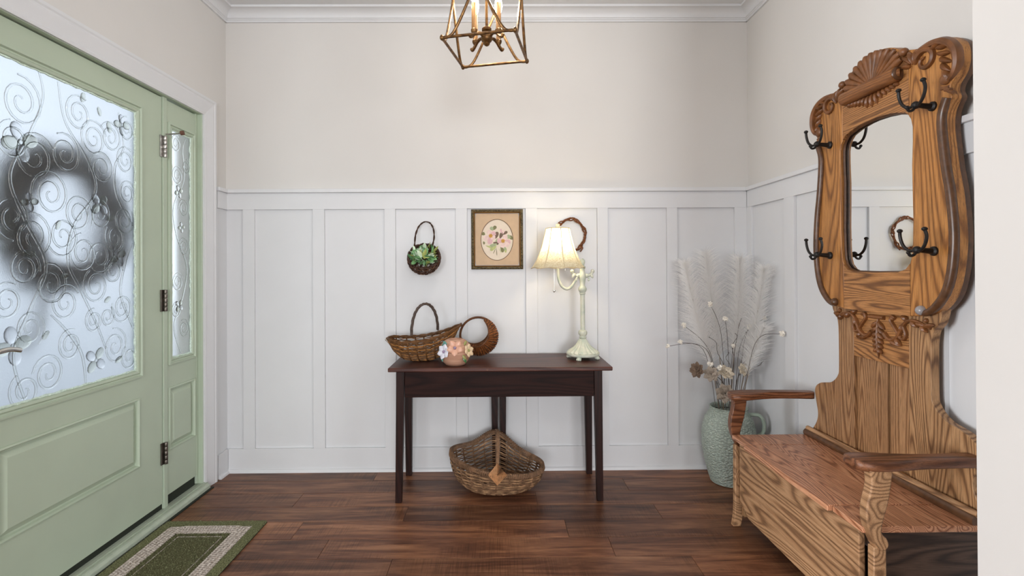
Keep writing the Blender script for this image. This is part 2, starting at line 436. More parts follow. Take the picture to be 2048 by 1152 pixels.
# ------------------------------------------------------------------ entry door and sidelight
def rect(x, y0, y1, z0, z1): return [(x, y0, z0), (x, y1, z0), (x, y1, z1), (x, y0, z1)]
def raised_panel(x, y0, y1, z0, z1, w=.041):
    L = []
    for d, h in ((0, -.001), (.002, .004), (.008, .006), (.012, -.002), (.014, -.012), (.020, -.012), (w, .001)): L.append(rect(x+h, y0+d, y1-d, z0+d, z1-d))
    return M().rings(L)
def lite_mould(x, y0, y1, z0, z1, w=.035):
    L = []
    for d, h in ((0, 0), (.002, .008), (.009, .009), (.013, .001), (.018, .000), (.024, .006), (w-.004, .003), (w, -.004), (w, -.009)): L.append(rect(x+h, y0+d, y1-d, z0+d, z1-d))
    return M().rings(L, fill=False)
XF = -1.612
def leaf_door(root, y0, y1, z0, z1, gy0, gy1, gz0, gz1, py0, py1, pz0, pz1, mw, thick=.042):
    xb = XF-thick
    obj('stile', M().box(xb, XF, y0, gy0, z0, z1), green_paint, root, smooth=False)
    obj('stile', M().box(xb, XF, gy1, y1, z0, z1), green_paint, root, smooth=False)
    obj('rail', M().box(xb, XF, gy0, gy1, gz1, z1), green_paint, root, smooth=False)
    obj('rail', M().box(xb, XF, gy0, gy1, pz1, gz0), green_paint, root, smooth=False)
    obj('rail', M().box(xb, XF, gy0, gy1, z0, pz0), green_paint, root, smooth=False)
    if py0 > gy0+.001 or py1 < gy1-.001:
        obj('stile_filler', M().box(xb, XF, gy0, py0, pz0, pz1).box(xb, XF, py1, gy1, pz0, pz1), green_paint, root, smooth=False)
    rp = raised_panel(XF, py0, py1, pz0, pz1)
    obj('raised_panel', rp, green_paint, root, smooth=False, fix=True)
    obj('panel_back', M().box(xb, xb+.006, gy0, gy1, pz0, pz1), green_paint, root, smooth=False)
    obj('glass_moulding', lite_mould(XF, gy0, gy1, gz0, gz1, mw), green_paint, root, smooth=False)
door = empty('door_1', (0, 0, 0), 'structure')
leaf_door(door, 1.441, 2.380, .062, 2.014, 1.546, 2.247, .697, 1.925, 1.591, 2.232, .293, .608, .036)
side = empty('window_1', (0, 0, 0), 'structure')
leaf_door(side, 2.4125, 2.647, .085, 2.012, 2.424, 2.640, .715, 1.908, 2.4245, 2.6395, .295, .607, .031, .020)
GX = -1.620
def pane(parent, y0, y1, z0, z1, frost=frost):
    return obj('glass_pane', M().box(GX-.004, GX, y0, y1, z0, z1), frost, parent, smooth=False)
pd = pane(door, 1.574, 2.221, .725, 1.899)
ps = pane(side, 2.448, 2.616, .738, 1.885, frost_side)
# torn sealant round the panes
def bead(parent, y0, y1, z0, z1, seed):
    rnd = random.Random(seed)
    for a, b in (((y0, z1), (y1, z1)), ((y1, z0), (y1, z1)), ((y0, z0), (y1, z0)), ((y0, z0), (y0, z1))):
        n = int(60*math.hypot(b[0]-a[0], b[1]-a[1])); pts = []; rr = []
        for i in range(n+1):
            t = i/n; pts.append((GX+.004+rnd.uniform(-.002, .002), a[0]+(b[0]-a[0])*t+rnd.uniform(-.002, .002), a[1]+(b[1]-a[1])*t+rnd.uniform(-.002, .002))); rr.append(rnd.uniform(.0025, .0055))
        obj('sealant_bead', M().tube(pts, rr, 6), bead_m, parent)
bead(door, 1.584, 2.209, .735, 1.887, 1)
bead(side, 2.456, 2.607, .748, 1.876, 2)

# relief vines pressed into the glass
RX = GX+.0006
def ribbon(pts, w, parent, name='vine_scroll', tw=None):
    n = len(pts); rr = [w*(.55+.45*sin(PI*min(1, .15+.85*i/(n-1)))) for i in range(n)]
    obj(name, M().tube([(RX, a, b) for a, b in pts], rr, 6, sq=(.8, 1), up=(1, 0, 0)), clear_relief, parent)
def spiral(cy, cz, r, turns, a0, d, tail=None):
    """from the outside in; a0 the angle (deg) of the outer end, d = +1/-1 turning sense; tail = points before"""
    pts = [(p[0], p[1]) for p in (tail or [])]; n = int(18*turns)
    for i in range(n+1):
        t = i/n; a = math.radians(a0)+d*2*PI*turns*t; q = r*(1-t)**.8*(1-.06*t)+.008
        pts.append((cy+q*cos(a), cz+q*1.15*sin(a)))
    return pts
def stem(pts): return [(p.x, p.y) for p in spl([(a, b, 0) for a, b in pts], 7)]
def flower(parent, y, z, r, rot=0, n=4):
    for i in range(n):
        a = rot+2*PI*i/n; rm = Matrix.Rotation(a, 3, 'X')
        obj('flower_petal', M().ball(Vector((RX-.0012, y, z))+rm @ Vector((0, r*.62, 0)), r*.55, 12, 6, (.004/(r*.55), .95, .72), rm), petal_bright if i % 2 else petal_relief, parent)
    obj('flower_heart', M().ball((RX, y, z), r*.16, 8, 5, (.4, 1, 1)), clear_relief, parent)
def bud(parent, y, z, r, rot):
    obj('leaf_bud', M().ball((RX-.001, y, z), r, 10, 6, (.004/r, 1.4, .75), Matrix.Rotation(rot, 3, 'X')), petal_relief, parent)
V = .0052
# two big S stems with scrolls, worked out from the door's pattern
ribbon(stem([(1.70, .74), (1.66, .90), (1.72, 1.05), (1.78, 1.2), (1.70, 1.36), (1.65, 1.5), (1.72, 1.66), (1.77, 1.80), (1.75, 1.90)]), V, pd)
ribbon(stem([(2.05, .86), (2.0, .97), (1.93, 1.10), (1.87, 1.22), (1.90, 1.36), (2.0, 1.5), (1.96, 1.62), (1.86, 1.74), (1.83, 1.88)]), V, pd)
ribbon(stem([(2.20, .93), (2.13, 1.08), (2.16, 1.22), (2.20, 1.3)]), V, pd)
ribbon(stem([(2.20, 1.38), (2.11, 1.5), (2.10, 1.62), (2.15, 1.72), (2.12, 1.86)]), V, pd)
ribbon(stem([(1.95, .74), (1.93, .86), (1.86, .96), (1.80, 1.02)]), V, pd)
for cy, cz, r, tu, a0, d in ((1.79, .81, .055, 2, 170, -1), (1.70, .77, .05, 1.8, 120, 1), (1.72, .98, .05, 2, -60, 1), (1.80, 1.13, .065, 2.1, 160, -1), (1.86, 1.06, .055, 2, 30, 1),
        (1.70, 1.19, .05, 2, -10, 1), (1.73, 1.30, .07, 2.2, 150, -1), (1.85, 1.31, .06, 2, -150, 1), (1.66, 1.36, .06, 2, -90, -1), (1.80, 1.46, .07, 2.2, 200, -1),
        (1.94, 1.25, .06, 2.1, 100, 1), (2.02, 1.24, .06, 2.1, 60, -1), (2.0, 1.12, .055, 2, 120, 1), (2.09, 1.18, .045, 2, 0, 1), (2.15, 1.40, .05, 2, 40, -1), (2.10, 1.32, .05, 2, 140, 1),
        (1.92, 1.40, .06, 2.2, -30, 1), (2.02, 1.41, .05, 2, 190, -1), (1.74, 1.58, .07, 2.2, 30, 1), (1.86, 1.62, .06, 2.1, 120, -1), (1.99, 1.71, .06, 2.2, 20, 1),
        (1.69, 1.76, .07, 2.1, 100, -1), (1.92, 1.79, .055, 2, 60, 1), (2.08, 1.74, .05, 2, 150, -1), (2.16, 1.66, .045, 2, 50, 1), (2.03, 1.60, .055, 2.1, 200, -1), (2.17, 1.80, .04, 1.8, 90, 1),
        (2.10, .86, .06, 2.1, 100, -1), (2.14, 1.02, .05, 2.1, 160, 1), (1.99, .98, .035, 1.8, 90, 1), (2.06, .99, .03, 1.6, 60, -1), (1.88, .90, .045, 2, 70, 1), (2.18, .80, .04, 1.6, 120, 1), (1.64, 1.08, .05, 2, 60, 1), (1.66, 1.62, .05, 2, 100, 1), (2.17, 1.52, .04, 1.8, 30, 1)):
    ribbon(spiral(cy, cz, r, tu, a0, d), V*.85, pd)
for a in ((2.02, 1.45, .045, .8), (1.685, 1.62, .06, .3), (2.0, .82, .05, .9), (1.66, .93, .06, .2), (2.12, 1.24, .04, .5), (2.14, 1.81, .04, .1), (1.72, 1.42, .03, .2)): flower(pd, *a)
for a in ((2.08, 1.40, .016, .4), (2.07, 1.78, .018, 1.8), (1.94, 1.86, .016, 1.3), (2.02, 1.83, .014, 1.9), (1.72, 1.24, .016, .2), (1.78, .95, .014, .9), (2.12, .80, .016, .4), (1.83, 1.35, .014, 1.2), (2.06, 1.06, .014, .6), (1.86, 1.16, .013, .2)): bud(pd, *a)
ribbon(stem([(2.53, .76), (2.48, .9), (2.55, 1.05), (2.58, 1.2), (2.50, 1.36), (2.48, 1.5), (2.56, 1.65), (2.55, 1.8), (2.58, 1.87)]), V*.8, ps)
for cy, cz, r, tu, a0, d in ((2.56, .88, .035, 2, 120, -1), (2.51, 1.12, .035, 2, 30, 1), (2.56, 1.30, .035, 2, 160, -1), (2.56, 1.50, .035, 2, 190, -1), (2.51, 1.66, .035, 2, 30, 1), (2.50, 1.82, .03, 1.8, 60, 1), (2.58, 1.72, .025, 1.8, 90, -1), (2.50, .98, .03, 2, 10, 1)):
    ribbon(spiral(cy, cz, r, tu, a0, d), V*.7, ps)
for a in ((2.52, 1.58, .03, .4), (2.52, 1.0, .03, .9), (2.54, 1.4, .025, .2)): flower(ps, *a)

# hinges, latch arm, lever
def hinge(z, parent, bright):
    mt = steel if bright else plain('tarnished_hinge', (.16, .14, .12, 1), .4, 1, var=.3)
    h = obj('hinge', M().box(-1.6115, -1.6065, 2.366, 2.386, z-.052, z+.052), mt, parent, smooth=False, bevel=.001)
    for i in range(5):
        obj('hinge_knuckle', M().lathe([(.0078, -.0098), (.0085, -.008), (.0085, .008), (.0078, .0098)], (-1.600, 2.389, z-.042+i*.021), 12), mt, h)
    return h
h1 = hinge(1.778, door, True); hinge(1.035, door, False); hinge(.30, door, False)
obj('stop_arm', M().tube(spl([(-1.598, 2.391, 1.838), (-1.56, 2.398, 1.842), (-1.53, 2.40, 1.846)], 4), .004, 8), steel, h1)
obj('stop_pad', M().tube([(-1.532, 2.399, 1.846), (-1.518, 2.402, 1.848)], .011, 12), rust, h1)
lv = obj('lever_handle', M().tube(spl([(-1.61, 1.50, .918), (-1.575, 1.50, .918), (-1.56, 1.51, .92), (-1.558, 1.55, .928), (-1.558, 1.59, .930), (-1.560, 1.624, .922)], 5), .0085, 12, sq=(1, .7)), chrome, door)
obj('escutcheon', M().box(-1.6118, -1.603, 1.475, 1.525, .82, 1.0), chrome, lv, smooth=False, bevel=.004)

# ------------------------------------------------------------------ outside the door
struct('porch_floor', M().box(-4.2, -1.73, -.6, 4.6, -.12, -.03), plain('porch_concrete', srgb(196, 198, 200), .8, var=.08), smooth=False)
struct('porch_soffit', M().box(-2.3, -1.73, -.6, 4.6, 2.75, 2.85), plain('porch_soffit_paint', srgb(236, 226, 210), .7), smooth=False)
struct('ground_pale', M().box(-24, -4.2, -16, 20, -.3, -.2), plain('pale_ground_surface', srgb(196, 198, 200), .9, var=.1), smooth=False)  # outside ground, made pale to brighten the view through the sidelight
# wreath of twigs hung on the far side of the door
wth = thing('twig_wreath', (-1.74, 2.0, 1.39), 'dark round twig wreath seen blurred through the frosted door glass', 'wreath')
rw = random.Random(3); wm = plain('wreath_twigs', srgb(52, 38, 24), .85, var=.3); wg = plain('wreath_greens', srgb(70, 76, 44), .8, var=.3)
tw = M()
for i in range(280):
    a0 = rw.uniform(0, 2*PI); pts = []; rr = rw.uniform(.190, .275); ox = rw.uniform(-.035, .045); w = rw.uniform(.5, 1.3)
    for j in range(9):
        a = a0+w*j/8; q = rr+.012*sin(3*a+i)+rw.uniform(-.008, .008)
        pts.append((-1.74+ox+.02*sin(5*a+i), 2.0+q*cos(a), 1.39+q*1.02*sin(a)))
    tw.tube(pts, rw.uniform(.006, .011), 5)
obj('twig_ring', tw, wm, wth)
tg = M()
for i in range(90):
    a = rw.uniform(0, 2*PI); q = rw.uniform(.2, .29)
    o_ = (-1.74+rw.uniform(-.03, .04), 2.0+q*cos(a), 1.39+q*sin(a))
    tg.lobe(o_, (rw.uniform(-.3, .3), cos(a+rw.uniform(-1, 1)), sin(a+rw.uniform(-1, 1))), .06, .03, .004)
obj('wreath_leaves', tg, wg, wth, kind='stuff')
obj('ribbon_tail', M().tube(spl([(-1.72, 1.93, 1.14), (-1.725, 1.88, 1.06), (-1.73, 1.87, .98), (-1.76, 1.83, .88)], 5), [.022]*16, 6, sq=(.15, 1)), plain('wreath_ribbon', srgb(120, 118, 116), .8), wth)

# ------------------------------------------------------------------ door mat
mat_o = thing('doormat', (-1.312, 1.93, 0), 'green rectangular doormat with a cream braided border by the door', 'doormat')
def pile(name, dk, lt, sc=180, hgt=.5):
    t = NT(name); v = t.coord(); f = t.noise(v, sc, 3, .7); t.set(t.ramp(f, [(.32, dk), (.68, lt)]), .95, 0, .1); t.bump(f, hgt, .01); return t.m
gm_o = pile('mat_moss_pile', srgb(74, 76, 48), srgb(150, 152, 114)); gm_i = pile('mat_olive_pile', srgb(62, 62, 42), srgb(118, 116, 86), 220)
cr = pile('mat_cream_braid', srgb(150, 138, 126), srgb(222, 212, 202), 120)
mx0, mx1, my0, my1 = -1.543, -1.080, 1.545, 2.312
def ringm(d0, d1, z):
    L = []
    for d, zz in ((d0, .004), (d0+.002, z), (d1-.002, z), (d1, .004)):
        L.append([(mx0+d, my0+d, zz), (mx1-d, my0+d, zz), (mx1-d, my1-d, zz), (mx0+d, my1-d, zz)])
    return M().rings(L, fill=False)
obj('backing', M().box(mx0, mx1, my0, my1, 0.0005, .0045), dark_gap, mat_o, smooth=False)
obj('outer_border', ringm(.0, .045, .011), gm_o, mat_o)
obj('braided_border', ringm(.045, .108, .0095), cr, mat_o)
# braid ridges
br = M(); q = 0
def ridge(x, y, dx, dy, L): br.tube([(x-dx*L/2, y-dy*L/2, .0095), (x, y, .0125), (x+dx*L/2, y+dy*L/2, .0095)], .0035, 5)
y = my0+.06
while y < my1-.06:
    for lane in range(4):
        ridge(mx0+.054+lane*.0155, y+lane*.004, .75, .66, .017); ridge(mx1-.054-lane*.0155, y+lane*.004, .75, .66, .017)
    y += .0125
x = mx0+.115
while x < mx1-.11:
    for lane in range(4):
        ridge(x+lane*.004, my0+.054+lane*.0155, .66, .75, .017); ridge(x+lane*.004, my1-.054-lane*.0155, .66, .75, .017)
    x += .0125
obj('braid_ridges', br, cr, mat_o, kind='stuff')
obj('inner_border', ringm(.108, .133, .010), gm_i, mat_o)
obj('piping_line', ringm(.133, .137, .0115), cr, mat_o)
obj('centre_pile', M().box(mx0+.137, mx1-.137, my0+.137, my1-.137, .004, .0105), gm_i, mat_o, smooth=False, bevel=.002)
tf = M(); rt = random.Random(4)
for i in range(9000):
    x = rt.uniform(mx0, mx1); y = rt.uniform(my0, my1)
    e = min(x-mx0, mx1-x, y-my0, my1-y)
    if .045 < e < .108: continue
    h = rt.uniform(.004, .007); a = rt.uniform(0, 2*PI); w = .0022; n0 = len(tf.v)
    tf.v += [(x+w*cos(a), y+w*sin(a), .009), (x-w*cos(a), y-w*sin(a), .009), (x+rt.uniform(-.002, .002), y+rt.uniform(-.002, .002), .009+h)]; tf.f.append([n0, n0+1, n0+2])
obj('pile_tufts', tf, gm_o, mat_o, smooth=False, kind='stuff', fix=False)

# ------------------------------------------------------------------ console table
ta = thing('console_table', (.01, 2.67, 0), 'narrow dark mahogany console table with tapered legs against the white wainscot', 'table')
TX0, TX1, TY0, TY1, TZ = -.548, .575, 2.458, 2.862, .686
obj('table_top', M().box(TX0, TX1, TY0, TY1, TZ-.02, TZ), mahog_top, ta, smooth=False, bevel=.004)
def leg(x0, x1, y0, y1, bx0, bx1, by0, by1):
    obj('leg', M().hexa([(bx0, by0, 0), (bx1, by0, 0), (bx1, by1, 0), (bx0, by1, 0), (x0, y0, TZ-.02), (x1, y0, TZ-.02), (x1, y1, TZ-.02), (x0, y1, TZ-.02)]), mahog_leg, ta, smooth=False, bevel=.002)
leg(-.512, -.470, 2.488, 2.530, -.520, -.489, 2.490, 2.521)
leg(.487, .529, 2.488, 2.530, .500, .531, 2.492, 2.523)
leg(-.535, -.490, 2.815, 2.855, -.528, -.495, 2.82, 2.85)
leg(.495, .540, 2.815, 2.855, .506, .538, 2.82, 2.85)
leg(-.040, .002, 2.815, 2.855, -.032, -.002, 2.82, 2.85)
leg(.010, .050, 2.815, 2.855, .014, .042, 2.82, 2.85)
obj('apron', M().box(-.470, .487, 2.492, 2.512, .531, TZ-.02), mahog, ta, smooth=False, bevel=.002)
obj('apron', M().box(-.505, -.485, 2.53, 2.815, .535, TZ-.02), mahog, ta, smooth=False)
obj('apron', M().box(.502, .522, 2.53, 2.815, .535, TZ-.02), mahog, ta, smooth=False)
obj('apron', M().box(-.49, .495, 2.83, 2.848, .60, TZ-.02), mahog, ta, smooth=False)

# ------------------------------------------------------------------ wicker
def wick(name, c, var=.5, sc=60, rough=.6):
    t = NT(name); f = t.noise(t.coord(), sc, 4, .65)
    t.set(t.ramp(f, [(.3, tuple(x*(1-var) for x in c[:3])+(1,)), (.52, c), (.72, tuple(min(1, x*(1+var*.9)) for x in c[:3])+(1,))]), rough, 0, .35); t.bump(f, .3, .003); return t.m
w_boat = wick('willow_brown', srgb(104, 70, 38)); w_dark = wick('willow_grey_bark', srgb(80, 66, 58)); w_pale = wick('split_willow_pale', srgb(196, 186, 172), .4, 120)
w_boat2 = wick('willow_gold', srgb(158, 108, 56)); w_round2 = wick('willow_rust', srgb(146, 86, 42)); w_floor2 = wick('willow_tan_grey', srgb(168, 132, 98), .5, 40); w_hang2 = wick('dark_willow_brown', srgb(96, 66, 48))
w_round = wick('willow_red_brown', srgb(96, 58, 30)); w_floor = wick('willow_grey_brown', srgb(122, 92, 68), .5, 40); w_hang = wick('dark_willow', srgb(66, 44, 32)); w_vine = wick('grapevine', srgb(112, 66, 36), .4, 80)

# boat basket on the table
bo = thing('boat_basket', (-.39, 2.67, TZ), 'long boat-shaped willow basket with an arched handle on the left of the table', 'basket')
def boat_pt(u, v):
    """u -1..1 along the length, v 0..1 front rim -> bottom -> back rim"""
    a = PI*v; c = (1-abs(u)**2.4)
    half = .098*max(0.0, c)**.6+.026
    dep = (.122+.036*u*u+.030*u-.026)*max(0, 1-abs(u)**(3.4 if u < 0 else 2.2))**.75+.022
    rimz = .122+.036*u*u+.030*u
    x = -.393+.193*u*(1-.13*sin(a)); yy = 2.668+.03*u-half*cos(a)
    z = TZ+rimz-dep*sin(a)**.75-(.0 if abs(u) < .3 else .0)
    return Vector((x, yy, max(z, TZ+.006)))
rb = random.Random(5); body = M(); bodyl = M()
for i in range(34):
    v = (i+.5)/34; ph = rb.uniform(0, 6)
    pts = []
    for j in range(31):
        u = -1+2*j/30; n_ = boat_pt(u, v+.006*sin(j*1.1+ph)); pts.append(n_+Vector((0, 0, .0015*sin(j*2.1+i*PI))))
    (bodyl if i % 5 in (1, 3) else body).tube(pts, rb.uniform(.0024, .0040), 5)
obj('woven_strands', body, w_boat, bo, kind='stuff'); obj('pale_strands', bodyl, w_boat2, bo, kind='stuff')
for u in (-.86, -.6, -.36, -.12, .12, .36, .6, .86):
    obj('rib', M().tube([boat_pt(u, i/14)+Vector((0, 0, -.002)) for i in range(15)], .004, 6), w_boat, bo)
rim = [boat_pt(-1+2*i/20, 0) for i in range(21)]+[boat_pt(1-2*i/20, 1) for i in range(21)]
for ph in (0, PI):
    obj('rim_coil', M().tube([p+Vector((0, .003*cos(i*1.3+ph), .004*sin(i*1.3+ph))) for i, p in enumerate(rim)], .0055, 6, closed=True), w_boat, bo)
en = M()
for i in range(16):
    t = i/15; c0 = boat_pt(-1+.02*t, .06+.44*t); w = .012+.012*sin(PI*t)
    en.tube([c0+Vector((-.006, -w, .004)), c0+Vector((-.012, 0, 0)), c0+Vector((-.004, w*.6, .006))], .0032, 5)
obj('wrapped_end', en, w_pale, bo, kind='stuff')
obj('end_rod', M().tube([boat_pt(-1.0, .02+.5*i/10)+Vector((-.004, -.008, -.002)) for i in range(11)], .006, 6), w_dark, bo)
for dd in (0, 1, 2):
    pts = []
    for i in range(25):
        t = i/24; a = PI*(1-t); tw_ = dd*2*PI/3+t*22
        pts.append((-.392+.062*cos(a)+.004*cos(tw_), 2.60+.13*t+.004*sin(tw_), TZ+.145+(.155)*sin(a)**.8+.012*t+.003*sin(tw_)))
    obj('handle_rod', M().tube(pts, .0048, 6), w_dark, bo)

# round hoop basket
ro = thing('hoop_basket', (-.103, 2.735, TZ), 'round hoop basket of reddish willow between the boat basket and the lamp', 'basket')
RC = Vector((-.107, 2.735, TZ+.124)); RR = .100
rd = random.Random(6); b2 = M(); b2l = M()
hp = [RC+Vector((RR*cos(a), 0, RR*sin(a))) for a in [2*PI*i/40 for i in range(40)]]
def hoop_pt(a, s):
    """a: angle on hoop, s -1..1 front to back across the bowl"""
    dw = max(0.0, cos(.72*(a+.27*PI)))      # 0 at the top left, 1 at the lower right
    out = RR*(1+.13*dw*(1-s*s))
    inn = .066*dw**1.1*(1-abs(s)**2)
    y = .075*s*dw**.7
    rad = out-(.052*dw**.8*abs(s)**1.5)
    return RC+Vector((rad*cos(a), y, rad*sin(a)))
for i in range(56):
    a = -PI*1.02+i/55*PI*1.38
    pts = [hoop_pt(a+.03*sin(k_*1.4+i), -1+2*k_/8) for k_ in range(9)]
    (b2l if i % 2 else b2).tube(pts, rd.uniform(.0030, .0040), 5)
obj('woven_strands', b2, w_round, ro, kind='stuff'); obj('pale_strands', b2l, w_round2, ro, kind='stuff')
obj('hoop', M().tube(hp, .0062, 8, closed=True), w_round, ro)
for s_ in (-1, -.6, .6, 1):
    obj('rim_rod', M().tube([hoop_pt(-PI*1.02+i/40*PI*1.4, s_) for i in range(41)], .0045 if abs(s_) == 1 else .003, 6), w_round, ro)

# floor basket
fb = thing('egg_basket', (-.02, 2.655, 0), 'large grey-brown woven gathering basket on the floor under the table', 'basket')
FC = Vector((-.012, 2.632, 0))
def fb_rim(a):
    c, s_ = cos(a), sin(a); peak = math.exp(-((a-PI/2)/.42)**2)
    return Vector((FC.x+.248*c*(1 if c > 0 else .96), FC.y+.168*s_, .170-.05*c*(1 if c > 0 else .55)-.018*max(0, -s_)+.085*peak+.012*abs(c)))
def fb_pt(a, t):
    """t 0 rim .. 1 bottom; two lobes like a split basket"""
    r_ = fb_rim(a); k_ = (cos(t*PI/2))**.62; lob = .018*abs(cos(a))*sin(PI*t)
    x = FC.x+(r_.x-FC.x)*k_*(1+.05*sin(PI*t)); y = FC.y+(r_.y-FC.y)*k_*(1+.05*sin(PI*t))
    z = r_.z*(1-sin(t*PI/2)**1.15)+.007+(.012*(1-min(1, abs(x-FC.x)/.12)) if t > .6 else 0)*0
    return Vector((x, y, max(.007, z-lob*.3)))
rf = random.Random(8); b3 = M(); b3l = M()
for i in range(30):
    t = (i+.5)/31; n_ = 74; pts = []
    for j in range(n_):
        a = 2*PI*j/n_; ww = .0035*(1 if (j//2+i) % 2 else -1)
        p_ = fb_pt(a, t); d_ = Vector((p_.x-FC.x, p_.y-FC.y, 0)); d_.normalize()
        pts.append(p_+d_*ww+Vector((0, 0, rf.uniform(-.0015, .0015))))
    (b3l if i % 5 in (0, 2) else b3).tube(pts, rf.uniform(.0030, .0042), 5, closed=True)
obj('woven_strands', b3, w_floor, fb, kind='stuff'); obj('pale_strands', b3l, w_floor2, fb, kind='stuff')
for i in range(22):
    a = 2*PI*(i+.5)/22
    obj('rib', M().tube([fb_pt(a, j/10) for j in range(11)], .0042, 6), w_floor, fb)
b4 = M()
for i in range(150):
    a = 2*PI*i/150; p_ = fb_rim(a); q_ = fb_rim(a+.05); d_ = Vector((p_.x-FC.x, p_.y-FC.y, 0)).normalized()
    b4.tube([p_+d_*.010-Vector((0, 0, .012)), p_+d_*.007+Vector((0, 0, .008)), q_-d_*.008+Vector((0, 0, .005)), q_-d_*.010-Vector((0, 0, .010))], .0036, 5)
obj('rim_wrapping', b4, w_floor, fb, kind='stuff')
obj('rim_rod', M().tube([fb_rim(2*PI*i/60) for i in range(60)], .0085, 8, closed=True), w_floor, fb)
hs, he = fb_rim(-PI/2+.0), fb_rim(PI/2)
arch = spl([hs+Vector((.01, -.005, -.02)), hs+Vector((.008, .015, .045)), hs+Vector((.012, .11, .088)), (he+hs)/2+Vector((.01, .04, .092)), he+Vector((0, -.03, .02)), he], 5)
w_tan = wick('split_willow_tan', srgb(150, 116, 88), .4, 90)
for dd in (-1, 0, 1):
    obj('handle_rod', M().tube([p_+Vector((dd*.0045, 0, 0)) for p_ in arch], .0042, 6), w_tan, fb)
gd = M()   # the woven diamond where handle and rim cross
for i in range(9):
    r_ = .006+.0046*i; c0 = hs+Vector((.008, -.012+.0006*i, .004))
    gd.tube([c0+Vector((r_*1.05, 0, -.1*r_)), c0+Vector((0, -.004, r_*1.25)), c0+Vector((-r_*1.05, 0, -.1*r_)), c0+Vector((0, -.002, -r_*1.25))], .0036, 5, closed=True)
obj('woven_diamond', gd, wick('split_willow_honey', srgb(190, 140, 96), .3, 90), fb, kind='stuff')

# hanging wall basket
hb = thing('wall_basket', (-.414, 2.85, 1.24), 'small dark round wicker basket with a hoop handle hanging on the wainscot', 'basket')
HC = Vector((-.414, 2.838, 1.238)); HR = .088
def hb_pt(a, t):
    rim = Vector((HR*cos(a), -.052+.030*sin(a), HR*sin(a)*.90+.0))
    # belly: the lower front bulges
    sc = 1+.10*sin(PI*t)
    k_ = cos(t*PI/2)**.55
    return HC+Vector((rim.x*k_*sc, (rim.y-0)*k_*(1-.1*t)+.036*t, .014+(rim.z*.86)*k_*sc-.034*sin(PI*min(1, t*1.25))*(.55-.45*sin(a))))
b5 = M(); b5l = M(); rh = random.Random(9)
for i in range(15):
    t = (i+.3)/15; n_ = 52
    pts = []
    for j in range(n_):
        a = 2*PI*j/n_; p_ = hb_pt(a, t); d_ = Vector((cos(a), -.6, sin(a))).normalized()
        pts.append(p_+d_*(.0034*(1 if (j//2+i) % 2 else -1)))
    (b5l if i % 3 == 1 else b5).tube(pts, .0036, 5, closed=True)
obj('woven_strands', b5, w_hang, hb, kind='stuff'); obj('pale_strands', b5l, w_hang2, hb, kind='stuff')
for i in range(13):
    a = 2*PI*i/13; obj('rib', M().tube([hb_pt(a, j/8) for j in range(9)], .006, 6), w_hang, hb)
obj('rim_coil', M().tube([hb_pt(2*PI*i/72, 0)+Vector((0, .004*cos(i*1.4), .004*sin(i*1.4))) for i in range(72)], .0058, 6, closed=True), w_hang, hb)
hpt = spl([(-.468, 2.80, 1.31), (-.470, 2.84, 1.37), (-.458, 2.865, 1.42), (-.436, 2.876, 1.448), (-.414, 2.880, 1.456), (-.390, 2.876, 1.447), (-.370, 2.865, 1.415), (-.362, 2.84, 1.36), (-.368, 2.80, 1.31)], 5)
for ph in (0, PI):
    obj('handle_rod', M().tube([p_+Vector((.0025*cos(i*.9+ph), .0025*sin(i*.9+ph), 0)) for i, p_ in enumerate(hpt)], .0034, 6), w_hang, hb)
obj('nail', M().tube([(-.414, 2.8985, 1.452), (-.414, 2.876, 1.453)], .0022, 6), chrome, hb)
# leaves in it
gl = thing('leaf_sprig', (-.414, 2.80, 1.24), 'bunch of variegated green leaves filling the wall basket', 'foliage')
lm = [plain('leaf_green', srgb(120, 166, 112), .5, var=.2, scale=40), plain('leaf_pale', srgb(204, 224, 196), .5, var=.2, scale=40), plain('leaf_yellow_green', srgb(160, 170, 96), .5, var=.25, scale=40), plain('leaf_deep', srgb(84, 130, 84), .5, var=.25, scale=40)]
lmesh = []
for mt in lm:
    b = M(); b.lobe((0, 0, 0), (1, 0, 0), .040, .020, .0022, (0, 0, 1), 6, 6, .1, .1)
    o = obj('leaf', b, mt, None); lmesh.append(o.data); bpy.data.objects.remove(o)
rl = random.Random(11)
for i in range(110):
    a = rl.uniform(0, 2*PI); q = .062*math.sqrt(rl.random())
    px, pz = q*cos(a)*1.1, q*sin(a)*.85+.010
    o = bpy.data.objects.new('leaf', lmesh[rl.choice((0, 0, 1, 1, 2, 3) if px < .02 else (0, 1, 2, 2, 3))]); C.objects.link(o); o.parent = gl
    o.location = (px, -.016-.045*(1-q/.062)+rl.uniform(-.008, .008), pz)
    o.rotation_euler = Euler((rl.uniform(-1.2, 1.2), rl.uniform(-2.8, .6), a+rl.uniform(-.9, .9)))
    s_ = rl.uniform(.75, 1.25); o.scale = (s_, s_, s_)

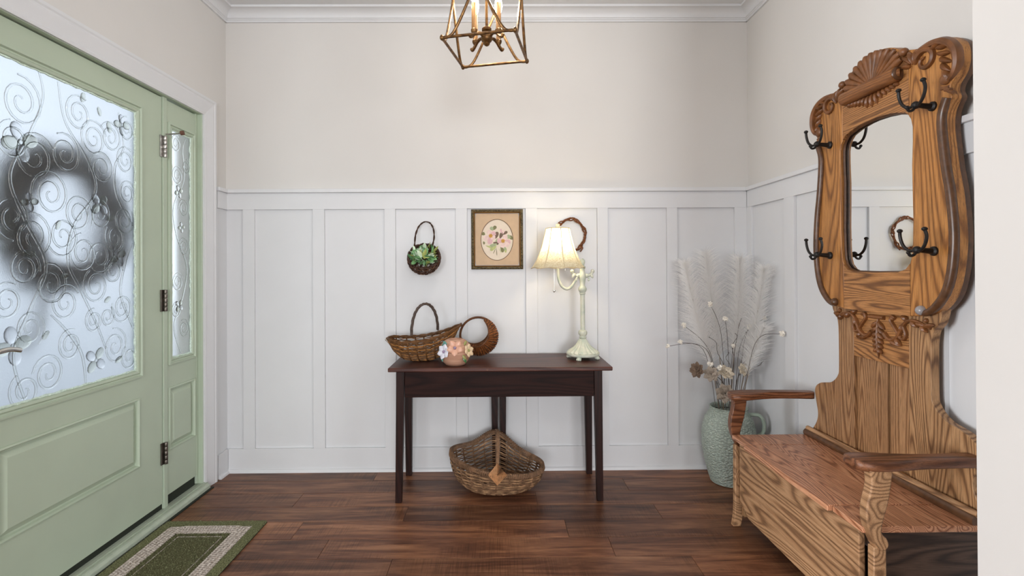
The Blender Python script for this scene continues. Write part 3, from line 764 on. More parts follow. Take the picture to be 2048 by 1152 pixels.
# ------------------------------------------------------------------ framed picture
pf = thing('framed_picture', (0, 2.898, 1.35), 'framed botanical print of pink blossoms in an oval tan mount', 'picture')
PX0, PX1, PZ0, PZ1, PY = -.1505, .1525, 1.176, 1.527, 2.8995
t = NT('beaded_bronze_frame'); f_ = t.noise(t.coord(), 170, 2, .6)
t.set(t.ramp(f_, [(.38, srgb(52, 44, 30)), (.62, srgb(128, 112, 78))]), .4, .45); t.bump(f_, .8, .006); frame_m = t.m
gold_m = plain('inner_gilt', srgb(138, 102, 52), .35, .5, var=.2)
def pframe(d0, d1, y0, y1, mt, nm):
    L = []
    for d, y_ in ((d0, PY-.001), (d0, y0), ((d0+d1)/2, min(y0, y1)-.003), (d1, y1), (d1, PY-.004)):
        L.append([(PX0+d, y_, PZ0+d), (PX1-d, y_, PZ0+d), (PX1-d, y_, PZ1-d), (PX0+d, y_, PZ1-d)])
    obj(nm, M().rings(L, fill=False), mt, pf, smooth=False)
pframe(0, .014, PY-.018, PY-.021, frame_m, 'frame_moulding'); pframe(.014, .022, PY-.019, PY-.012, gold_m, 'gilt_slip')
bd = M()
for i in range(46):
    for z in (PZ0+.004, PZ1-.004): bd.ball((PX0+.004+(PX1-PX0-.008)*i/45, PY-.019, z), .0034, 6, 4)
for i in range(54):
    for x in (PX0+.004, PX1-.004): bd.ball((x, PY-.019, PZ0+.004+(PZ1-PZ0-.008)*i/53), .0034, 6, 4)
obj('frame_beading', bd, frame_m, pf, kind='stuff')
mount_m = plain('tan_mount_board', srgb(206, 178, 146), .8, var=.04); paper_m = plain('cream_paper', srgb(232, 218, 198), .8, var=.04)
oc, oa, ob = (0.0, 1.349), .094, .120
ov = [(oc[0]+oa*cos(2*PI*i/64), oc[1]+ob*sin(2*PI*i/64)) for i in range(64)]
mo = M(); sq_ = []
for i in range(64):
    c_, s_ = cos(2*PI*i/64), sin(2*PI*i/64); hw, hh = .128, .151
    k_ = min(hw/abs(c_) if abs(c_) > 1e-6 else 9, hh/abs(s_) if abs(s_) > 1e-6 else 9); sq_.append((.001+k_*c_, 1.3515+k_*s_))
mo.rings([[(a, PY-.009, b) for a, b in sq_], [(a, PY-.009, b) for a, b in ov], [(a*.985, PY-.006, oc[1]+(b-oc[1])*.985) for a, b in ov]], fill=False)
obj('mount_board', mo, mount_m, pf, smooth=False)
obj('oval_line', M().tube([(a*1.005, PY-.0092, oc[1]+(b-oc[1])*1.005) for a, b in ov], .0016, 6, closed=True), plain('dark_gilt_line', srgb(104, 80, 50), .5), pf)
pp = M(); pp.v = [(a*1.02, PY-.005, oc[1]+(b-oc[1])*1.02) for a, b in ov]; pp.f = [list(range(64))]
pr_ = obj('print_sheet', pp, paper_m, pf, smooth=False)
ink = {n: plain('ink_'+n, c, .8, var=.10, scale=70) for n, c in (('pink', srgb(222, 182, 184)), ('pale', srgb(234, 208, 200)), ('olive', srgb(128, 126, 88)), ('sage', srgb(168, 178, 140)), ('brown', srgb(118, 98, 82)), ('gold', srgb(200, 150, 62)), ('lime', srgb(186, 192, 128)))}
lay = [0]
def petal(cx, cz, ang, L, w, col, nm='painted_petal'):
    lay[0] += 1; y_ = PY-.0052-.00004*lay[0]; pts = []
    for i in range(14):
        a = 2*PI*i/14; u = .5-.5*cos(a); q = w*.5*sin(a)*(.55+.7*u)
        lx, lz = u*L, q; pts.append((cx+lx*cos(ang)-lz*sin(ang), y_, cz+lx*sin(ang)+lz*cos(ang)))
    b = M(); b.v = pts; b.f = [list(range(14))]; obj(nm, b, ink[col], pr_, smooth=False, fix=False)
P_ = lambda px, py: (.001+(px-772)/1481*180/361.5, 1.349-(py-490)/1152*140/361.5)
def pt(px, py, ang, L, w, col, nm='painted_petal'):
    x, z = P_(px, py); petal(x, z, math.radians(ang), L, w, col, nm)
for a in ((700, 320, 55, .030, .022, 'olive'), (700, 330, 120, .026, .022, 'sage'), (560, 400, 150, .02, .022, 'olive'), (745, 470, 75, .042, .024, 'brown'), (820, 470, 70, .04, .022, 'brown'), (860, 400, 30, .036, .018, 'brown'), (990, 470, 30, .02, .03, 'olive'), (1010, 460, 150, .026, .026, 'sage'),
        (560, 540, 190, .012, .02, 'olive'), (700, 540, -10, .034, .02, 'brown'), (740, 510, 10, .03, .026, 'sage'), (770, 560, 205, .05, .026, 'sage'), (760, 600, 215, .045, .02, 'lime'), (840, 590, -75, .042, .02, 'olive'), (900, 610, -75, .03, .018, 'sage'), (570, 590, -20, .04, .010, 'lime'), (900, 690, 0, .012, .02, 'lime')): pt(*a, 'painted_leaf')
for a in ((755, 620, -85, .05, .004, 'olive'), (745, 640, -115, .034, .004, 'olive'), (800, 640, -60, .03, .003, 'lime'), (850, 380, 100, .028, .012, 'pink'), (870, 390, 70, .026, .012, 'pale')): pt(*a, 'painted_stem')
for cx, cz in ((660, 420), (875, 512)):
    for i, (an, L) in enumerate(((112, .036), (38, .034), (205, .046), (262, .05), (-38, .03)) if cx == 660 else ((62, .04), (175, .036), (-95, .04), (-12, .046), (-42, .046))):
        pt(cx, cz, an, L, .032, 'pink' if i % 2 else 'pale')
    for i in range(7): pt(cx, cz, i*51+10, .013, .007, 'gold', 'painted_stamen')

# grapevine ring
gv = thing('grapevine_ring', (.432, 2.885, 1.374), 'thin twisted grapevine ring hung on the wainscot behind the lampshade', 'wreath')
for k_ in range(5):
    rr = random.Random(20+k_); ph = rr.uniform(0, 6); pts = []
    for i in range(48):
        a = 2*PI*i/48; q = .086+.0065*cos(5*a+ph)+.003*sin(11*a+ph)
        pts.append((.430+q*cos(a), 2.880+.006*sin(5*a+ph), 1.374+q*1.08*sin(a)))
    obj('vine', M().tube(pts, rr.uniform(.0028, .0045), 6, closed=True), w_vine, gv)
obj('vine_end', M().tube(spl([(.47, 2.874, 1.29), (.50, 2.868, 1.300), (.485, 2.866, 1.275)], 4), .004, 6), w_vine, gv)
obj('nail', M().tube([(.430, 2.899, 1.463), (.430, 2.872, 1.464)], .002, 6), chrome, gv)

# ------------------------------------------------------------------ flowered ceramic pot
cv = thing('flowered_pot', (-.218, 2.542, TZ), 'small round terracotta pot with raised ceramic flowers, in front of the baskets', 'vase')
t = NT('pink_terracotta'); v_ = t.coord((1, 1, 26)); f_ = t.noise(v_, 7, 3); t.set(t.ramp(f_, [(.3, srgb(172, 124, 100)), (.7, srgb(214, 172, 146))]), .6); t.bump(f_, .2, .003); terra = t.m
cprof = [(.040, 0), (.050, .003), (.063, .018), (.075, .040), (.081, .064), (.0805, .082), (.075, .102), (.063, .119), (.049, .129), (.037, .1335), (.033, .1315), (.031, .12)]
obj('pot_body', M().lathe(cprof, (-.218, 2.542, TZ), 40), terra, cv)
obj('pot_interior', M().lathe([(.001, .10), (.031, .12)], (-.218, 2.542, TZ), 24, cap=False), gap_shade, cv)
pet = {n: plain('glaze_'+n, c, .3, var=.12, scale=60) for n, c in (('white', srgb(226, 226, 236)), ('peach', srgb(222, 172, 146)), ('cream', srgb(228, 202, 164)), ('teal', srgb(92, 150, 140)), ('leaf', srgb(64, 108, 62)), ('lav', srgb(150, 130, 156)), ('olive', srgb(150, 150, 90)))}
def onpot(a, z, r_=0):
    # a: angle from the front (to +X), z height
    pr = cprof[:10]
    for i in range(len(pr)-1):
        if pr[i][1] <= z <= pr[i+1][1]:
            q = pr[i][0]+(pr[i+1][0]-pr[i][0])*(z-pr[i][1])/max(1e-6, pr[i+1][1]-pr[i][1]); break
    q += r_; return Vector((-.218+q*sin(a), 2.542-q*cos(a), TZ+z)), Vector((sin(a), -cos(a), .25)).normalized()
def cflower(a, z, R_, mt, n=5, rot=0, heart='lav'):
    c, o_ = onpot(a, z, .004); e1 = Vector((0, 0, 1)).cross(o_).normalized(); e2 = o_.cross(e1)
    root = None
    for i in range(n):
        w = rot+2*PI*i/n; d_ = e1*cos(w)+e2*sin(w)
        b = M().lobe(c+d_*R_*.1+o_*.003, d_+o_*.22, R_*.95, R_*.85, .0055, o_, 8, 7, 0, .6)
        o2 = obj('ceramic_petal', b, mt, cv)
    obj('flower_heart', M().ball(c+o_*.008, R_*.2, 8, 5), pet[heart], cv)
def cleaf(a, z, ang, L, mt):
    c, o_ = onpot(a, z, .002); e1 = Vector((0, 0, 1)).cross(o_).normalized(); e2 = o_.cross(e1)
    obj('ceramic_leaf', M().lobe(c, e1*cos(ang)+e2*sin(ang), L, L*.55, .004, o_, 8, 7), mt, cv)
cleaf(-.95, .098, 1.0, .034, pet['teal']); cleaf(-.6, .112, 2.6, .03, pet['teal']); cleaf(-.95, .050, -.9, .03, pet['teal']); cleaf(.62, .054, -1.3, .036, pet['leaf']); cleaf(.55, .06, -.9, .03, pet['olive']); cleaf(.75, .108, .8, .03, pet['olive']); cleaf(-1.25, .07, 2.3, .03, pet['teal'])
cflower(-.60, .078, .038, pet['white'], 6, .4); cflower(.06, .098, .040, pet['peach'], 5, .9); cflower(.92, .080, .034, pet['cream'], 6, .2, 'olive')

# ------------------------------------------------------------------ table lamp
la = thing('table_lamp', (.466, 2.69, TZ), 'pale green table lamp with a lit bell shade on a curved arm', 'lamp')
LX, LY = .466, 2.69
t = NT('aged_sage_paint'); f_ = t.noise(t.coord(), 26, 4, .6); t.set(t.ramp(f_, [(.28, srgb(178, 192, 176)), (.5, srgb(206, 210, 192)), (.75, srgb(224, 222, 206))]), .45); t.bump(f_, .1, .003); sage = t.m
L0 = Vector((LX, LY, TZ))
obj('base_plate', M().lathe([(.070, .018), (.084, .018), (.089, .023), (.089, .031), (.082, .036), (.078, .036)], L0, 48), sage, la)
obj('fluted_dome', M().lathe([(.078, .036), (.074, .042), (.064, .050), (.050, .060), (.038, .072), (.028, .086), (.022, .10), (.018, .108)], L0, 96, 18, .13), sage, la)
obj('lower_knop', M().lathe([(.014, .108), (.018, .112), (.02, .118), (.015, .124), (.021, .130), (.024, .140), (.022, .150), (.014, .156)], L0, 40, 10, .05), sage, la)
obj('pole', M().lathe([(.0125, .155), (.0125, .352)], L0, 24), sage, la)
obj('upper_knop', M().lathe([(.013, .350), (.017, .354), (.015, .360), (.022, .372), (.023, .382), (.017, .394), (.013, .40), (.015, .42), (.019, .44), (.019, .456), (.014, .47), (.012, .49), (.017, .498), (.017, .503), (.010, .507), (.012, .515), (.015, .525), (.014, .536), (.009, .543), (.004, .546)], L0, 32), sage, la)
for i in range(4):
    a = PI/4+PI/2*i+.35; c = L0+Vector((.076*cos(a), .076*sin(a), 0))
    ft = M().ball(c+Vector((0, 0, .012)), .014, 10, 6, (1, 1, .85))
    for k_ in (-1, 0, 1): ft.ball(c+Vector((.011*cos(a+k_*.8), .011*sin(a+k_*.8), .007)), .007, 8, 5)
    obj('paw_foot', ft, sage, la)
for sg in (-1, 1):
    cs = M().tube(spl([(LX+sg*.012, LY, 1.142), (LX+sg*.030, LY, 1.138), (LX+sg*.046, LY, 1.146), (LX+sg*.056, LY, 1.160)], 4), [.010, .010, .011, .012, .010, .008, .008, .009, .009, .008, .008, .009, .010], 10)
    cs.ball((LX+sg*.056, LY, 1.163), .011, 10, 6); cs.tube(spl([(LX+sg*.030, LY, 1.135), (LX+sg*.036, LY-.004, 1.118), (LX+sg*.030, LY-.006, 1.112)], 3), .005, 8)
    cs.lobe((LX+sg*.044, LY-.006, 1.150), (sg*.5, 0, -1), .03, .016, .006, (0, -1, 0))
    obj('cross_scroll', cs, sage, la)
SX = .333
obj('gooseneck_arm', M().tube(spl([(LX-.022, LY, 1.140), (LX-.04, LY, 1.110), (LX-.062, LY, 1.078), (LX-.088, LY, 1.066), (SX+.018, LY, 1.084), (SX+.003, LY, 1.12), (SX, LY, 1.17), (SX, LY, 1.26)], 6), .0075, 12), sage, la)
obj('bulb_socket', M().lathe([(.012, 1.245), (.017, 1.25), (.017, 1.285), (.013, 1.29)], (SX, LY, 0), 20), plain('brass_socket', srgb(170, 140, 80), .3, .9), la)
def emis(name, col, st):
    t = NT(name); t.set((.02, .02, .02, 1)); t.b.inputs['Emission Color'].default_value = col; t.b.inputs['Emission Strength'].default_value = st; return t.m
bulb = obj('bulb', M().lathe([(.010, 1.29), (.016, 1.30), (.026, 1.325), (.029, 1.345), (.024, 1.365), (.010, 1.376)], (SX, LY, 0), 20), emis('lamp_bulb_glow', (1, .82, .5, 1), 14), la)
bulb.visible_shadow = True
point('lamp_light', (SX, LY-.035, 1.34), 4.2, (1, .86, .62), .03)
# shade: eight gores
t = NT('parchment_shade'); v_ = t.coord(); n_ = t.noise(v_, 34, 3, .6, 2.5)
pat = t.ramp(n_, [(.43, (1, 1, 1, 1)), (.5, (.72, .66, .50, 1)), (.57, (1, 1, 1, 1))])
c_ = t.mix(1, srgb(246, 238, 214), pat, 'MULTIPLY')
df = t.add('ShaderNodeBsdfDiffuse'); tl = t.add('ShaderNodeBsdfTranslucent'); mx = t.add('ShaderNodeMixShader'); mx.inputs[0].default_value = .5
t.l(c_, df.inputs[0]); t.l(c_, tl.inputs[0]); t.l(df.outputs[0], mx.inputs[1]); t.l(tl.outputs[0], mx.inputs[2]); t.l(mx.outputs[0], t.out.inputs[0]); shade_m = t.m
seam_m = plain('shade_braid', srgb(214, 198, 162), .8, var=.1)
zs = [0, .02, .05, .085, .12, .155, .19, .218]; rs = [.147, .134, .117, .102, .090, .080, .071, .065]
def shp(a, i):
    w = (a % (PI/4))/(PI/4); q = rs[i]*(1-.05*sin(PI*w)*(1-i/9)); return Vector((SX+q*cos(a), LY+q*sin(a), 1.179+zs[i]-(.006*sin(PI*w) if i == 0 else 0)*-1))
A0 = -PI/2+.12
for g in range(8):
    b = M()
    L = [[shp(A0+PI/4*g+PI/4*j/6+(1e-5 if j == 0 else -1e-5 if j == 6 else 0), i) for j in range(7)] for i in range(8)]
    for l_ in L: b.v += [tuple(p) for p in l_]
    for i in range(7):
        for j in range(6): b.f.append([i*7+j, i*7+j+1, i*7+8+j, i*7+7+j])
    obj('shade_gore', b, shade_m, la, fix=False)
    obj('shade_seam', M().tube([shp(A0+PI/4*g+1e-5, i)+Vector((cos(A0+PI/4*g), sin(A0+PI/4*g), 0))*.001 for i in range(8)], .0026, 6), seam_m, la)
obj('shade_rim', M().tube([shp(2*PI*i/64+.001, 0) for i in range(64)], .0026, 6, closed=True), seam_m, la)
obj('shade_rim', M().tube([shp(2*PI*i/64+.001, 7) for i in range(64)], .0024, 6, closed=True), seam_m, la)
spd = M()
for i in range(3): spd.tube([(SX, LY, 1.39), (SX+.064*cos(2.1*i), LY+.064*sin(2.1*i), 1.395)], .0014, 5)
obj('shade_spider', spd, seam_m, la)
obj('shade_finial', M().lathe([(.022, 1.393), (.024, 1.398), (.014, 1.404), (.010, 1.412), (.012, 1.418), (.006, 1.424), (.001, 1.426)], (SX, LY, 0), 20), plain('ivory_finial', srgb(238, 228, 196), .4), la)
pc = obj('pull_chain', M().tube([(SX-.024, LY-.02, 1.26), (SX-.024, LY-.02, 1.062)], .0012, 6), steel, la)
obj('pull_knob', M().ball((SX-.024, LY-.02, 1.056), .0075, 12, 8), chrome, pc)
obj('lamp_switch', M().tube([(SX+.036, LY-.02, 1.20), (SX+.036, LY-.02, 1.168)], .0015, 6), steel, la)

# ------------------------------------------------------------------ lantern chandelier
CX, CY, CZ = -.036, 1.934, 2.04
ch = thing('lantern_chandelier', (CX, CY, CE), 'antique gold open lantern chandelier with four candle lights hanging from the ceiling', 'chandelier')
t = NT('antique_gold'); f_ = t.noise(t.coord(), 60, 3); t.set(t.ramp(f_, [(.3, srgb(70, 48, 28)), (.7, srgb(134, 98, 56))]), .38, .75); brass = t.m
def corner(k_, z, r=.195): a = math.radians(32.5+90*k_); return Vector((CX+r*cos(a), CY+r*sin(a), z))
ZT = CZ+.42
for k_ in range(4):
    a, b = corner(k_, CZ), corner(k_+1, CZ); at, bt = corner(k_, ZT), corner(k_+1, ZT)
    obj('frame_bar', M().tube([a, b], .0056, 8), brass, ch); obj('frame_bar', M().tube([at, bt], .0056, 8), brass, ch)
    for p, q_, pt_, qt in ((a, b, at, bt), (b, a, bt, at)):
        e = (q_-p); pts = [p]
        for u, z in ((.05, -.002), (.12, .004), (.18, .022), (.26, .062), (.36, .12), (.5, .21), (.64, .30), (.74, .358), (.82, .398), (.88, .416), (.95, .422), (1, .42)): pts.append(p+e*u+Vector((0, 0, z)))
        obj('curved_bar', M().tube(spl(pts, 3), .0056, 8), brass, ch)
for k_ in range(4):
    for z in (CZ, ZT):
        c = corner(k_, z); rm = Matrix.Rotation(math.radians(32.5+90*k_), 3, 'Z')
        obj('corner_knob', M().ball(c, .0085, 10, 7, (1, 1, 1.3)), brass, ch)
hub = Vector((CX, CY, 2.055))
hb_o = obj('hub', M().lathe([(.004, 0), (.010, .004), (.013, .010), (.012, .013), (.020, .020), (.023, .030), (.022, .042), (.016, .050), (.012, .055), (.019, .060), (.019, .068), (.013, .074), (.006, .078)], hub, 28), brass, ch)
obj('stem_rod', M().tube([hub+Vector((0, 0, .07)), (CX, CY, CE-.03)], .0055, 12), brass, ch)
obj('ceiling_canopy', M().lathe([(.01, -.035), (.03, -.03), (.055, -.012), (.06, -.004), (.06, 0)], (CX, CY, CE), 32), brass, ch)
for k_ in range(4):
    p = corner(k_, ZT); obj('top_stay', M().tube(spl([p, p*.7+Vector((CX, CY, ZT))*.3+Vector((0, 0, .03)), (CX, CY, ZT+.075)], 5), .0045, 8), brass, ch)
candle = plain('gold_candle_sleeve', srgb(146, 106, 62), .45, .4, var=.15)
flame = emis('candle_bulb_glow', (1, .86, .62, 1), 12)
for k_ in range(4):
    a = math.radians(32.5+12+90*k_); d_ = Vector((cos(a), sin(a), 0)); r_ = .066
    obj('candle_arm', M().tube(spl([hub+d_*.015+Vector((0, 0, .032)), hub+d_*.035+Vector((0, 0, .040)), hub+d_*.055+Vector((0, 0, .034)), hub+d_*.070+Vector((0, 0, .020)), hub+d_*.084+Vector((0, 0, .010)), hub+d_*.090+Vector((0, 0, .018))], 4), .0065, 8), brass, ch)
    c = hub+d_*r_
    obj('drip_cup', M().lathe([(.007, .026), (.012, .034), (.013, .042), (.010, .046)], c, 16), brass, ch)
    sl = obj('candle_sleeve', M().lathe([(.0098, .044), (.0098, .145), (.006, .147)], c, 16), candle, ch)
    obj('flame_bulb', M().lathe([(.006, .147), (.012, .160), (.016, .180), (.013, .205), (.006, .228), (.001, .240)], c, 16), flame, sl)
    point('chandelier_light', c+d_*.035+Vector((0, 0, .19)), 2.8, (1, .95, .89), .02)

# ------------------------------------------------------------------ hall tree with bench
YC = 1.82; SC = 1.83
ht = thing('hall_tree', (1.25, YC, 0), 'carved antique oak hall tree bench with a shaped mirror and iron coat hooks', 'hall tree')
XU = 1.40       # face of the upper frame
half = [(.16, 1.011), (.214, 1.018), (.262, 1.038), (.303, 1.086), (.325, 1.16), (.335, 1.25), (.333, 1.32), (.324, 1.41), (.312, 1.48), (.302, 1.56), (.297, 1.62), (.300, 1.655), (.308, 1.678), (.320, 1.70), (.313, 1.722), (.318, 1.742), (.337, 1.765), (.347, 1.79), (.350, 1.823), (.339, 1.862), (.306, 1.89), (.265, 1.904), (.236, 1.906), (.205, 1.901), (.16, 1.915)]
half = [(p.x, p.y) for p in spl([(a, b, 0) for a, b in half], 4)]
opn = [(.16, 1.69), (.1685, 1.677), (.1745, 1.65), (.1745, 1.60), (.171, 1.52), (.172, 1.44), (.174, 1.34), (.172, 1.26), (.168, 1.215), (.16, 1.19)]
for sg in (-1, 1):
    poly = [(YC+sg*a, z) for a, z in half]+[(YC+sg*a, z) for a, z in opn]
    obj('frame_stile', M().prism(poly, 0, XU, XU+.034), oakv if sg > 0 else oakv, ht, ang=30, bevel=.003)
    # second layer of the thick edge
    poly2 = [(YC+sg*(a-.004), z) for a, z in half]+[(YC+sg*(.176 if .1 < a else a), z) for a, z in opn]
    obj('frame_stile_backing', M().prism(poly2, 0, XU+.0345, XU+.052), oakdark, ht, ang=30)
obj('bottom_rail', M().prism([(YC-.1595, 1.011), (YC+.1595, 1.011), (YC+.1595, 1.188), (YC+.142, 1.170), (YC+.11, 1.159), (YC, 1.157), (YC-.11, 1.159), (YC-.142, 1.170), (YC-.1595, 1.188)], 0, XU+.0005, XU+.034), oakh, ht, smooth=False)
top = [(.1595, 1.692), (.145, 1.706), (.10, 1.720), (.05, 1.727), (0, 1.729)]
arcp = [(.140*cos(a), 1.895+.078*sin(a)) for a in [PI*i/16 for i in range(17)]]
obj('top_rail', M().prism([(YC-a, z) for a, z in top]+[(YC+a, z) for a, z in top[::-1][1:]]+[(YC+.1595, 1.910)]+[(YC+a, z) for a, z in arcp]+[(YC-.1595, 1.910)], 0, XU+.0005, XU+.034), oakh, ht, smooth=False, bevel=.002)
# mirror
mpts = [(-.178, 1.15), (.178, 1.15), (.178, 1.74), (-.178, 1.74)]
mt_ = NT('mirror_silver'); mt_.set((.88, .9, .9, 1), .01, 1); 
obj('mirror_glass', M().prism([(YC+a, z) for a, z in mpts], 0, XU+.0225, XU+.027), mt_.m, ht, smooth=False)
ring = [(0, 1.157), (.11, 1.159), (.142, 1.170), (.16, 1.19), (.168, 1.215), (.172, 1.26), (.174, 1.34), (.172, 1.44), (.171, 1.52), (.1745, 1.60), (.1745, 1.65), (.1685, 1.677), (.16, 1.69), (.145, 1.706), (.10, 1.72), (.05, 1.727), (0, 1.729)]
rp_ = [(YC+a, z) for a, z in ring]+[(YC-a, z) for a, z in ring[::-1][1:-1]]
mc = Vector((XU, YC, 1.45))
obj('mirror_fillet', M().tube([(XU+.016, a+(YC-a)*.012, z) for a, z in rp_], .0058, 6, closed=True), oakdark, ht)
obj('backboard', M().box(XU+.0275, XU+.034, YC-.19, YC+.19, 1.1, 1.78), oakdark, ht, smooth=False)
# roll moulding round the outer edge with a knob at its foot
edge = [(.205, 1.032), (.222, 1.027), (.256, 1.046), (.294, 1.094), (.315, 1.162), (.324, 1.25), (.322, 1.32), (.313, 1.41), (.301, 1.48), (.291, 1.56), (.286, 1.62), (.288, 1.655), (.296, 1.68), (.306, 1.702)]
for sg in (-1, 1):
    pts = spl([(XU-.001, YC+sg*a, z) for a, z in edge], 4)
    obj('roll_moulding', M().tube(pts, [.0095+.004*min(1, i/10) for i in range(len(pts))], 10, sq=(1, 1)), oakdark, ht)
    obj('roll_knob', M().ball((XU-.004, YC+sg*.207, 1.034), .0165, 12, 8), oakdark if sg > 0 else plain('grey_knob', srgb(150, 146, 146), .2), ht)  # one knob is grey and smoother than the other
# tube across the crest
obj('crest_roller', M().tube([(XU-.008, YC+.134, 1.846), (XU-.012, YC+.131, 1.846), (XU-.012, YC-.131, 1.846), (XU-.008, YC-.134, 1.846)], [.016, .026, .026, .016], 20), wood('oak_roller', oak_d, srgb(124, 76, 38), srgb(146, 94, 50), 1, 2, .3), ht)
obj('roller_end', M().ball((XU-.012, YC-.134, 1.846), .024, 14, 8, (1, .35, 1)), oakdark, ht)
obj('roller_end', M().ball((XU-.012, YC+.134, 1.846), .024, 14, 8, (1, .35, 1)), oakdark, ht)
# shell
for i in range(13):
    ty, tz = ((.150, 1.897), (.140, 1.922), (.117, 1.944), (.088, 1.961), (.059, 1.973), (.030, 1.981), (0, 1.984), (-.030, 1.981), (-.059, 1.973), (-.088, 1.961), (-.117, 1.944), (-.140, 1.922), (-.150, 1.897))[i]
    b = M(); p0_ = Vector((XU-.004, YC, 1.850)); p1_ = Vector((XU-.004, YC+ty*.93, 1.850+(tz-1.850)*.93)); pts = [p0_.lerp(p1_, .10+.9*k_/8) for k_ in range(9)]
    b.tube(pts, [.003+.0115*(k_/8)**.9 if k_ < 7 else (.0138 if k_ == 7 else .008) for k_ in range(9)], 10, sq=(.95, 1), up=(1, 0, 0))
    obj('shell_lobe', b, oakcarve, ht)
for sg in (-1, 1): obj('bead_scroll', M().ball((XU-.005, YC+sg*.150, 1.912), .0145, 10, 7), oakcarve, ht)
# acanthus at the shoulders
for sg in (-1, 1):
    def Q(a, z, x=XU): return (x, YC+sg*a, z)
    c0 = spl([Q(.175, 1.885), Q(.215, 1.892), Q(.262, 1.893), (XU, YC+sg*.306, 1.878), Q(.335, 1.845), Q(.341, 1.80), Q(.328, 1.767), Q(.305, 1.752)], 5)
    obj('shoulder_scroll', M().tube(c0, [.006+.007*sin(PI*i/(len(c0)-1)) for i in range(len(c0))], 8, sq=(1.45, 1), up=(1, 0, 0)), oakcarve, ht)
    sp = []
    for i in range(30):
        t_ = i/29; a_ = math.radians(150-430*t_); q = .040*(1-.78*t_); sp.append(Q(.232-.006*t_+q*cos(a_), 1.850+q*sin(a_)))
    obj('curl_scroll', M().tube(sp, [.011-.006*i/29 for i in range(30)], 8, sq=(1.45, 1), up=(1, 0, 0)), oakcarve, ht)
    for k_, (a_, z_, an, L_) in enumerate(((.175, 1.862, 120, .05), (.182, 1.858, 95, .052), (.190, 1.852, 70, .05), (.172, 1.852, 150, .035), (.270, 1.872, -20, .05), (.275, 1.855, -35, .05), (.285, 1.835, -50, .048), (.290, 1.815, -65, .045), (.305, 1.79, -90, .036), (.25, 1.875, 5, .045))):
        an = math.radians(an); d_ = (0, sg*cos(an), sin(an))
        obj('acanthus_leaf', M().lobe(Q(a_, z_), d_, L_, .018, .017, (-1, 0, 0), 8, 7, .25*sg), oakcarve, ht)
    obj('shoulder_boss', M().ball(Q(.302, 1.762, XU-.002), .019, 12, 8, (.6, 1, 1)), oakcarve, ht)
    for j in range(3): obj('shoulder_boss', M().tube([Q(.285+.012*j, 1.738-.008*j), Q(.312+.006*j, 1.733-.010*j)], .006, 8), oakcarve, ht)
# leaf fringe below the roller
for i in range(13):
    u = -1+2*i/12; a = math.radians(-90+u*58); L_ = .040*(1-.45*abs(u))+.010*(1 if abs(u) < .2 else 0)
    obj('fringe_leaf', M().lobe((XU, YC+u*.105, 1.822), (0, cos(a), sin(a)), L_, .017, .014, (-1, 0, 0), 8, 7), oakcarve, ht)

# splat below
XS = 1.418
lo = [(.265, 1.05), (.252, 1.0), (.230, .972), (.222, .945), (.219, .90), (.219, .76), (.226, .728), (.246, .704), (.275, .686), (.31, .678), (.342, .668), (.368, .648), (.374, .622), (.366, .58), (.355, .53), (.366, .49), (.392, .452), (.398, .43), (.398, .405)]
lo = [(p.x, p.y) for p in spl([(a, b, 0) for a, b in lo], 4)]
SE = [.108, -.129]     # inner edges of the panel field (towards +Y, -Y)
for sg, e, mt in ((1, .132, oakv2), (-1, .131, oakv3)):
    obj('back_stile', M().prism([(YC+sg*a, z) for a, z in lo]+[(YC+sg*e, .405), (YC+sg*e, 1.05)], 0, XS, XS+.028), mt, ht, ang=30, bevel=.002)
obj('cross_rail', M().box(XS+.0005, XS+.028, YC-.1305, YC+.1315, .826, 1.05), oakh, ht, smooth=False, bevel=.001)
obj('cross_rail', M().box(XS+.0005, XS+.028, YC-.1305, YC+.1315, .405, .452), oakh, ht, smooth=False, bevel=.001)
obj('back_panel', M().box(XS+.011, XS+.026, YC-.024, YC+.130, .44, .84), oakv2, ht, smooth=False, bevel=.002)
obj('back_panel', M().box(XS+.011, XS+.026, YC-.130, YC-.034, .44, .84), oakv2, ht, smooth=False, bevel=.002)
obj('panel_groove', M().box(XS+.022, XS+.027, YC-.130, YC+.130, .44, .84), gap_shade, ht, smooth=False)
